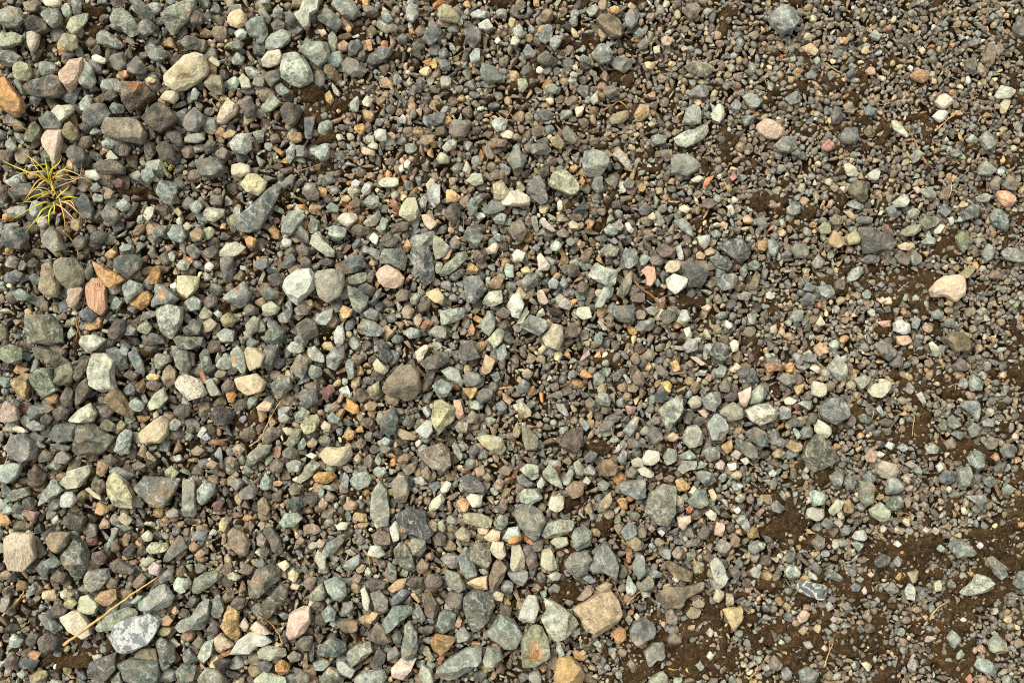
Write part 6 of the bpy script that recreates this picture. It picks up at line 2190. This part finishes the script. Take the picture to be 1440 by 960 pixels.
# ------------------------------------------------------------------ dry stems, bark flakes, grass
M_STRAW = plain_mat("dry_straw", "b08c50", "d0ac70", 120)
M_STEM = plain_mat("brown_stem", "7c5a34", "a07a48", 120)
M_BARK = plain_mat("reddish_bark", "7c5440", "a8805c", 260)
M_BARKO = plain_mat("orange_bark", "a87440", "cc9c5c", 260)

def spline(P, n):
    P = np.asarray(P, float)
    if len(P) == 2: 
        t = np.linspace(0, 1, n)[:, None]
        return P[0] * (1 - t) + P[1] * t
    out = []
    Q = np.vstack([2 * P[0] - P[1], P, 2 * P[-1] - P[-2]])
    for i in range(1, len(Q) - 2):
        t = np.linspace(0, 1, n, endpoint=(i == len(Q) - 3))[:, None]
        a, b, c, d = Q[i - 1], Q[i], Q[i + 1], Q[i + 2]
        out.append(0.5 * (2 * b + (c - a) * t + (2 * a - 5 * b + 4 * c - d) * t ** 2 + (3 * b - a - 3 * c + d) * t ** 3))
    return np.vstack(out)

def tube(path, rad, flat=1.0, sides=6):
    """tube along a path (metres) with a radius per point; flat squeezes it vertically"""
    n = len(path)
    tan = np.gradient(path, axis=0); tan /= np.linalg.norm(tan, axis=1)[:, None] + 1e-12
    up = np.array([0, 0, 1.0])
    s = np.cross(tan, up); s /= np.linalg.norm(s, axis=1)[:, None] + 1e-12
    w = np.cross(s, tan)
    v = []
    for j in range(sides):
        a = j / sides * 2 * np.pi
        v.append(path + s * (np.cos(a) * rad)[:, None] + w * (np.sin(a) * rad * flat)[:, None])
    v = np.stack(v, 1).reshape(-1, 3)
    f = []
    for i in range(n - 1):
        for j in range(sides):
            k = (j + 1) % sides
            f.append((i * sides + j, i * sides + k, (i + 1) * sides + k, (i + 1) * sides + j))
    v = np.vstack([v, path[0], path[-1]])
    for j in range(sides):
        k = (j + 1) % sides
        f.append((n * sides, k, j, j)); f.append((n * sides + 1, (n - 1) * sides + j, (n - 1) * sides + k, (n - 1) * sides + k))
    return v, f

def poly_mesh(name, parts, mat):
    bm = bmesh.new()
    for v, f in parts:
        vs = [bm.verts.new(p) for p in v]
        for q in f:
            q = list(dict.fromkeys(q))
            try: bm.faces.new([vs[i] for i in q])
            except ValueError: pass
    me = bpy.data.meshes.new(name)
    bm.normal_update(); bm.to_mesh(me); bm.free()
    for p in me.polygons: p.use_smooth = True
    me.materials.append(mat)
    return me

DG = None
def top_z(x, y):
    """height of whatever lies at that spot, by a ray from above"""
    ok, loc, *_ = SC.ray_cast(DG, Vector((x, y, 0.5)), Vector((0, 0, -1)))
    return loc.z if ok else 0.0
bpy.context.view_layer.update()
DG = bpy.context.evaluated_depsgraph_get()

def lying(ox, oy, pts, w, n=7, wob=0.35):
    """a stem lying over the stones: rests on the highest spots under it"""
    p = np.array([[ox + a / 4, oy + b / 4] for a, b in pts])
    p = persp(p, 0.016)
    p = spline(p, n)
    xy = np.array([W(a, b) for a, b in p])
    zz = np.array([top_z(a, b) for a, b in xy])
    m = len(zz)
    t = np.linspace(0, 1, m)
    # lowest straight-ish line lying on the stones
    c = np.polyfit(t, zz, min(2, m - 1))
    z = np.polyval(c, t)
    z += np.percentile(zz - z, 88) + w / 2600
    q = np.c_[xy, z]
    wl = np.random.default_rng(int(abs(pts[0][0] * 7 + pts[0][1]))).normal(0, wob / 1000, (m, 2))
    q[1:-1, :2] += wl[1:-1]
    return q

STEMS = [
 # field, points per branch, width mm, material, name, label
 (0, 720, [[(345, 755), (500, 640), (700, 490), (870, 375)]], 3.6, 'S', "straw", "long golden straw lying over the cream white ragged stone near the bottom left corner"),
 (0, 720, [[(-20, 600), (60, 510), (100, 455), (75, 420)]], 2.2, 'S', "straw", "short hooked straw cut by the left edge, near the bottom left corner"),
 (360, 720, [[(15, 590), (75, 665), (140, 750)]], 2.2, 'S', "straw", "pale yellow straw lying across the white flat slab at the bottom"),
 (360, 720, [[(555, 205), (600, 230), (622, 265), (632, 310)]], 1.4, 'S', "straw", "tiny curved straw bent down over green-grey stones in the lower middle"),
 (720, 0, [[(490, 625), (560, 580), (640, 548), (780, 532)], [(490, 625), (455, 600), (430, 590)]], 2.0, 'N', "twig", "curved tan twig lying in fine gravel above the amber pitted pebble"),
 (720, 240, [[(680, 550), (700, 620), (740, 665), (790, 700), (870, 775)], [(745, 668), (790, 690), (830, 745)]], 2.6, 'N', "dry_stem", "forked brown stem lying beside the salmon-pink tooth-shaped stone"),
 (720, 240, [[(475, 800), (530, 855), (560, 880), (575, 900)], [(530, 855), (575, 850)]], 1.2, 'S', "dry_stem", "thin forked stem beside the cream four-sided pebble in the middle"),
 (1080, 0, [[(348, 335), (395, 368), (442, 395)]], 2.0, 'S', "straw", "short yellow straw on bare soil near the top right"),
 (1080, 0, [[(362, 403), (430, 402)]], 1.2, 'S', "straw", "tiny thin straw lying just below the short yellow straw on bare soil"),
 (1080, 0, [[(955, 730), (1010, 685), (1040, 655), (1095, 615)]], 2.4, 'S', "straw", "pale split straw slanting below the white fan-shaped stone"),
 (1080, 0, [[(800, 698), (835, 760), (868, 830), (915, 915)], [(845, 790), (790, 800)]], 3.0, 'N', "dry_stem", "brown forked stem thickening at its lower end, right of the long pale grey stone"),
 (1080, 0, [[(645, 570), (705, 568)]], 1.4, 'S', "straw", "tiny level straw in fine grit left of the white fan-shaped stone"),
 (1080, 720, [[(930, 615), (975, 565), (1028, 510)]], 2.4, 'S', "straw", "straight pale straw on dark soil near the bottom right, below the pale green freckled stone"),
 (1080, 720, [[(335, 890), (358, 820), (388, 752)], [(358, 820), (372, 745)]], 2.0, 'S', "straw", "upright straw pair of prongs below the blue brick-shaped stone"),
 (1080, 720, [[(595, 135), (668, 152)], [(660, 110), (668, 152)]], 1.6, 'S', "straw", "bent straw scrap on soil left of a white pebble near the right side"),
 (1080, 720, [[(735, 75), (770, 15), (820, 25), (825, 55)]], 1.4, 'N', "dry_stem", "curled brown rootlet on bare soil below the grey-green boot-shaped stone"),
 (0, 240, [[(702, 372), (750, 332), (800, 290)], [(770, 315), (805, 250), (795, 235)]], 1.8, 'N', "twig", "small forked twig in tan gravel above the dark green pyramid stone"),
 (0, 240, [[(345, 335), (375, 395), (405, 475)]], 2.4, 'S', "straw", "dry grass blade lying below the grass tuft on the grey-olive kite stone"),
 (0, 240, [[(465, 650), (430, 770), (395, 840), (400, 880), (430, 945)], [(430, 770), (415, 850), (395, 960)]], 2.4, 'N', "dry_stem", "forked dry stem hanging down from the salmon wood-grained stone"),
 (0, 240, [[(490, 90), (500, 130), (505, 172)]], 3.2, 'N', "twig", "stubby pinkish twig just right of the grass tuft"),
 (0, 240, [[(20, 122), (60, 108), (102, 95)]], 2.2, 'N', "twig", "short brown twig left of the grass tuft"),
 (0, 240, [[(862, 478), (905, 522)]], 2.0, 'N', "twig", "tiny brown twig above the rusty orange sliver"),
 (0, 0, [[(-10, 683), (70, 698), (140, 722)]], 2.0, 'N', "twig", "thin brown twig cut by the left edge below the ochre oblong stone"),
 (360, 480, [[(-60, 600), (0, 550), (60, 440), (125, 335)]], 2.2, 'S', "straw", "long thin straw slanting over a bare soil hollow below the cream stone with a ridge"),
 (0, 480, [[(20, 550), (23, 620), (20, 692)]], 1.8, 'S', "straw", "upright straw at the left edge beside the bluish dark rounded block"),
 (0, 480, [[(70, 905), (120, 880), (178, 862)]], 1.6, 'N', "twig", "thin dark twig across a green stone in the lower left"),
 (360, 240, [[(1165, 215), (1166, 280), (1163, 345)]], 1.8, 'N', "twig", "upright brown twig in the middle beside pitted brown stones"),
 (360, 240, [[(330, 215), (360, 250), (390, 285)]], 1.8, 'N', "twig", "short twig slanting right of the orange chip in the middle left"),
 (360, 240, [[(130, 150), (140, 190), (135, 215)]], 1.4, 'N', "twig", "small curled rootlet at the lower end of the long dark diagonal slab"),
 (720, 480, [[(0, 45), (40, 90), (68, 140), (130, 250)]], 1.8, 'N', "twig", "long thin twig right of the sandy pink rhomb stone"),
 (720, 480, [[(562, 490), (575, 535), (582, 582)]], 1.8, 'S', "straw", "short upright straw left of the two-tone chip"),
 (720, 480, [[(1230, 85), (1270, 40)]], 1.4, 'S', "straw", "tiny straw beside a white pebble above the pale greenish cube stone"),
 (1080, 480, [[(1160, 88), (1168, 135), (1172, 188)]], 1.8, 'N', "twig", "thin upright twig above the mint-grey pointed stone"),
 (1080, 480, [[(605, 392), (603, 450)]], 1.8, 'S', "straw", "very short upright straw right of the large banded round stone"),
 (1080, 480, [[(858, 400), (850, 450), (828, 535)]], 1.4, 'S', "straw", "fine straw on dark soil left of a pitted brown pebble on the right side"),
 (1080, 480, [[(720, 460), (760, 495), (785, 480), (765, 540)]], 1.4, 'N', "dry_stem", "zigzag rootlet on dark soil in the right half"),
 (1080, 240, [[(1045, 65), (1035, 130), (1018, 190)]], 1.4, 'S', "straw", "fine curved straw left of the salmon pitted stone"),
 (1080, 240, [[(663, 455), (740, 438)]], 1.8, 'S', "straw", "pale straw at the tip of the charcoal wedge stone"),
 (1080, 240, [[(410, 450), (475, 442)]], 2.0, 'S', "straw", "short pale straw below the tan angular block"),
 (720, 720, [[(650, 522), (700, 485), (746, 447)]], 2.2, 'S', "straw", "straight straw on bare soil above the dark blue faceted round stone"),
 (720, 720, [[(1020, 250), (1045, 300), (1068, 342)]], 1.8, 'S', "straw", "short straw above the olive-brown flat bar"),
 (720, 720, [[(572, 385), (600, 460), (640, 550)]], 1.6, 'N', "twig", "thin brown twig at the upper right corner of the largest tan rough stone"),
 (720, 720, [[(890, 900), (945, 902)]], 2.0, 'S', "straw", "short level straw at the bottom edge on soil"),
 (720, 720, [[(1340, 955), (1380, 930), (1400, 890), (1385, 870)]], 1.8, 'S', "straw", "bent straw at the bottom edge near a grey oval pebble"),
 (360, 0, [[(1350, 605), (1385, 640), (1415, 672)], [(1410, 650), (1440, 595)]], 1.6, 'S', "straw", "crossed pale straws in small gravel right of the rounded taupe block"),
 (360, 0, [[(1090, 310), (1140, 275), (1180, 250)]], 1.2, 'S', "straw", "fine straw slanting above small gravel in the upper middle"),
 (360, 0, [[(890, 715), (935, 705), (975, 712), (985, 690)]], 1.6, 'N', "twig", "small bent twig in fine gravel left of the rounded taupe block"),
 (360, 0, [[(200, 955), (290, 930), (365, 910)]], 1.8, 'N', "twig", "thin twig lying above the long dark diagonal slab"),
 (360, 0, [[(478, 855), (520, 870), (545, 880)]], 1.6, 'N', "twig", "reddish twig scrap in the upper left middle gravel"),
]
for ox, oy, br, w, mk, nm, lab in STEMS:
    parts = []
    for bi, b in enumerate(br):
        path = lying(ox, oy, b, w if bi == 0 else w * 0.7)
        t = np.linspace(0, 1, len(path))
        rad = 1.2 * w / 2000 * (1.0 - 0.55 * t) * (1 if bi == 0 else 0.7) * (1 + 0.12 * np.sin(t * 37))
        if lab.startswith("brown forked stem thick"): rad = rad[::-1].copy()
        parts.append(tube(path, rad, 0.8))
    o = link(nm, poly_mesh(nm, parts, M_STRAW if mk == 'S' else M_STEM))
    tag(o, lab, nm.replace("_", " "), "dry straws and twigs scattered on the gravel")

FLAKES = [
 (360, 240, [(762, 155), (782, 200), (790, 252)], 8, 'R', "pinkish bark flake standing upright beside the cream upright stone"),
 (360, 240, [(468, 172), (500, 190), (540, 205)], 6, 'R', "dark red bark flake above a white and pink pebble in the middle left"),
 (360, 240, [(508, 228), (545, 216), (572, 205)], 5, 'R', "small dark red bark flake overlapping a longer one"),
 (360, 240, [(228, 190), (255, 200), (276, 205)], 6, 'O', "bright orange chip right of the long dark diagonal slab"),
 (360, 240, [(500, 66), (530, 38)], 4.5, 'O', "small orange chip above the middle left gravel"),
 (0, 480, [(1152, 562), (1200, 572), (1250, 588)], 6, 'R', "reddish bark flake in tan gravel right of the cream wedge with a shiny facet"),
 (0, 480, [(1095, 150), (1118, 190), (1142, 235)], 6, 'R', "brown bark flake at the upper right of the whitish oval stone"),
 (0, 480, [(448, 658), (508, 652)], 5, 'R', "small orange-brown bark flake below the blackish olive pentagon stone"),
 (360, 480, [(602, 838), (620, 865), (638, 892)], 6.5, 'O', "orange wood chip left of the grey arch-shaped stone"),
 (720, 720, [(-20, 170), (30, 150), (72, 138)], 9, 'O', "orange bark chip left of a cream bell-shaped stone"),
 (720, 720, [(62, 150), (90, 168), (124, 186)], 6, 'R', "red-brown bark flake beside the orange bark chip"),
 (720, 720, [(660, 195), (668, 240), (662, 292)], 8, 'R', "reddish bark strip right of the big blue-grey triangular stone"),
 (720, 720, [(648, 295), (658, 320), (672, 350)], 5, 'R', "small bark shred just below the reddish bark strip"),
 (720, 480, [(8, 770), (20, 740), (34, 710)], 6, 'R', "small reddish flake left of a dark pebble in the middle"),
 (720, 480, [(250, 700), (262, 730), (272, 768)], 6, 'R', "brown bark flake between two grey-green stones in the lower middle"),
 (360, 480, [(1150, 720), (1180, 738), (1205, 745)], 6, 'R', "orange-red bark scrap above the charcoal speckled trapezoid"),
 (360, 0, [(905, 505), (918, 545)], 0, 'R', ""),
 (0, 720, [(1008, 842), (1016, 820), (1020, 800)], 5, 'O', "small orange chip below the dark sharp pyramid stone near the bottom edge"),
 (360, 720, [(1030, 860), (1042, 825), (1050, 790)], 7, 'R', "brown pointed flake hanging below the rusty brown smooth shard"),
]
for ox, oy, b, w, mk, lab in FLAKES:
    if not lab: continue
    path = lying(ox, oy, b, w * 0.5, 8, 0.2)
    t = np.linspace(0, 1, len(path))
    rad = w / 2000 * np.clip(np.sin(np.pi * (0.1 + 0.82 * t)) ** 0.6, 0.15, 1)
    tag(link("bark_flake", poly_mesh("bark_flake", [tube(path, rad * 1.25, 0.22, 8)], M_BARK if mk == 'R' else M_BARKO)), lab, "bark flake", "bark flakes scattered on the gravel")

# grass tuft at the left edge
M_G = plain_mat("green_blade", "90a420", "bcbc34", 90, 0.72)
M_Y = plain_mat("yellow_blade", "ccb034", "dcc850", 90, 0.72)
M_O = plain_mat("dry_blade", "c89850", "e0b870", 90, 0.6)
_bj = random.Random(5)
def blade(ox, oy, pts, w, rise):
    p = np.array([[ox + a / 4, oy + b / 4] for a, b in pts])
    p = p + np.linspace(1, 0, len(p))[:, None] * np.array([_bj.uniform(-5, 5), _bj.uniform(-8, 8)])
    for _q in range(1, len(p)):
        p[_q] += (_bj.uniform(-2.5, 2.5), _bj.uniform(-2.5, 2.5))
    n0 = len(p)
    t0 = np.linspace(0, 1, n0)
    z0 = 0.012 + rise * np.sin(np.pi * np.clip(t0 * 0.86 + 0.02, 0, 1))
    q = np.array([persp(a, z) for a, z in zip(p, z0)])
    sp = spline(np.c_[q, z0 * 1000], 7)
    t = np.linspace(0, 1, len(sp))
    path = np.array([[*W(a, b), c / 1000] for a, b, c in sp])
    path[0, 2] = 0.002
    rad = 1.12 * w / 2000 * np.clip((1 - t) ** 0.7, 0.06, 1) * np.clip(0.6 + t * 2, 0.6, 1)
    return tube(path, rad, 0.28, 6)
BLADES = [  # points in quarter millimetres from (0, 240): g green, y yellow, o dry
 ('y', 2.6, .030, [(285, 45), (215, 10), (150, -8), (60, -40), (0, -68)]), ('g', 3.0, .026, [(285, 40), (240, 25), (180, 15), (110, 18)]),
 ('g', 3.0, .034, [(285, 40), (270, 0), (255, -45), (245, -92)]), ('y', 2.4, .034, [(290, 40), (305, -10), (330, -60), (352, -98)]),
 ('y', 2.2, .032, [(290, 40), (330, 0), (365, -30), (385, -52)]), ('o', 2.0, .028, [(295, 45), (370, 20), (440, 25), (520, 72)]),
 ('o', 1.8, .024, [(295, 45), (330, 40), (395, 15)]), ('g', 2.6, .030, [(288, 35), (240, -5), (190, -25), (140, -30)]),
 ('o', 2.0, .026, [(285, 45), (230, 60), (170, 120), (140, 170)]), ('y', 2.4, .026, [(285, 50), (245, 40), (200, 80), (160, 140)]),
 ('g', 2.6, .030, [(290, 90), (240, 105), (180, 145), (110, 188)]), ('g', 3.2, .030, [(300, 155), (250, 165), (170, 215), (60, 292)]),
 ('g', 3.4, .030, [(302, 160), (245, 205), (190, 265), (145, 352)]), ('g', 3.2, .030, [(305, 165), (278, 215), (282, 270), (292, 345)]),
 ('o', 2.0, .028, [(315, 165), (335, 220), (355, 280), (372, 350)]), ('o', 2.0, .028, [(320, 160), (370, 200), (420, 270), (466, 352)]),
 ('o', 2.4, .030, [(325, 155), (385, 180), (440, 235), (502, 285)]), ('g', 2.8, .028, [(322, 150), (370, 145), (430, 155), (482, 172)]),
 ('y', 2.4, .032, [(315, 145), (345, 110), (375, 90), (392, 70)]), ('y', 2.6, .024, [(300, 150), (310, 120), (296, 85), (285, 50)]),
 ('g', 2.8, .036, [(302, 150), (270, 120), (230, 100), (185, 105)]), ('y', 2.2, .026, [(308, 160), (300, 220), (240, 260), (205, 310)]),
 ('o', 1.8, .022, [(320, 150), (380, 150), (420, 190), (428, 250)]), ('y', 2.2, .034, [(288, 40), (225, -20), (175, -70), (120, -100)]),
 ('o', 2.4, .018, [(296, 60), (290, 90), (300, 120), (305, 150)]), ('g', 2.4, .034, [(292, 35), (300, -20), (290, -70), (262, -110)]),
]
_br = random.Random(21)
for _i in range(9):      # thin withered blades lying low
    bx, by = _br.choice([(288, 50), (305, 155), (298, 100)])
    an = _br.uniform(-0.6, 3.9); L = _br.uniform(120, 240)
    bend = _br.uniform(-1.3, 1.3)
    p1 = (bx + math.cos(an) * L * .4, by + math.sin(an) * L * .4)
    p2 = (p1[0] + math.cos(an + bend * .4) * L * .35, p1[1] + math.sin(an + bend * .4) * L * .35)
    p3 = (p2[0] + math.cos(an + bend * 1.5) * L * .35, p2[1] + math.sin(an + bend * 1.5) * L * .35)
    BLADES.append(('o', _br.uniform(1.1, 1.7), _br.uniform(.006, .014), [(bx, by), p1, p2, p3]))
def plant(name, center, label, blades, ox, oy):
    x, y = W(*center)
    e = bpy.data.objects.new(name, None)
    COL.objects.link(e)
    e.location = (x, y, 0)
    tag(e, label, "grass")
    for kind, w, rise, pts in blades:
        v, f = blade(ox, oy, pts, w, rise)
        v = v - np.array([x, y, 0])
        link("blade", poly_mesh("blade", [(v, f)], dict(g=M_G, y=M_Y, o=M_O)[kind]), e)
plant("grass_tuft", (73, 262), "yellow-green grass tuft with drying blades growing between the stones at the left edge", BLADES, 0, 240)
plant("grass_sprout", (235, 232), "tiny green grass sprout between dark stones, right of the grass tuft",
      [('g', 2.6, .012, [(940, 960), (930, 935), (912, 920)]), ('g', 2.4, .014, [(940, 960), (950, 935), (962, 925)]), ('g', 2.0, .010, [(942, 960), (960, 955), (975, 950)])], 0, 0)
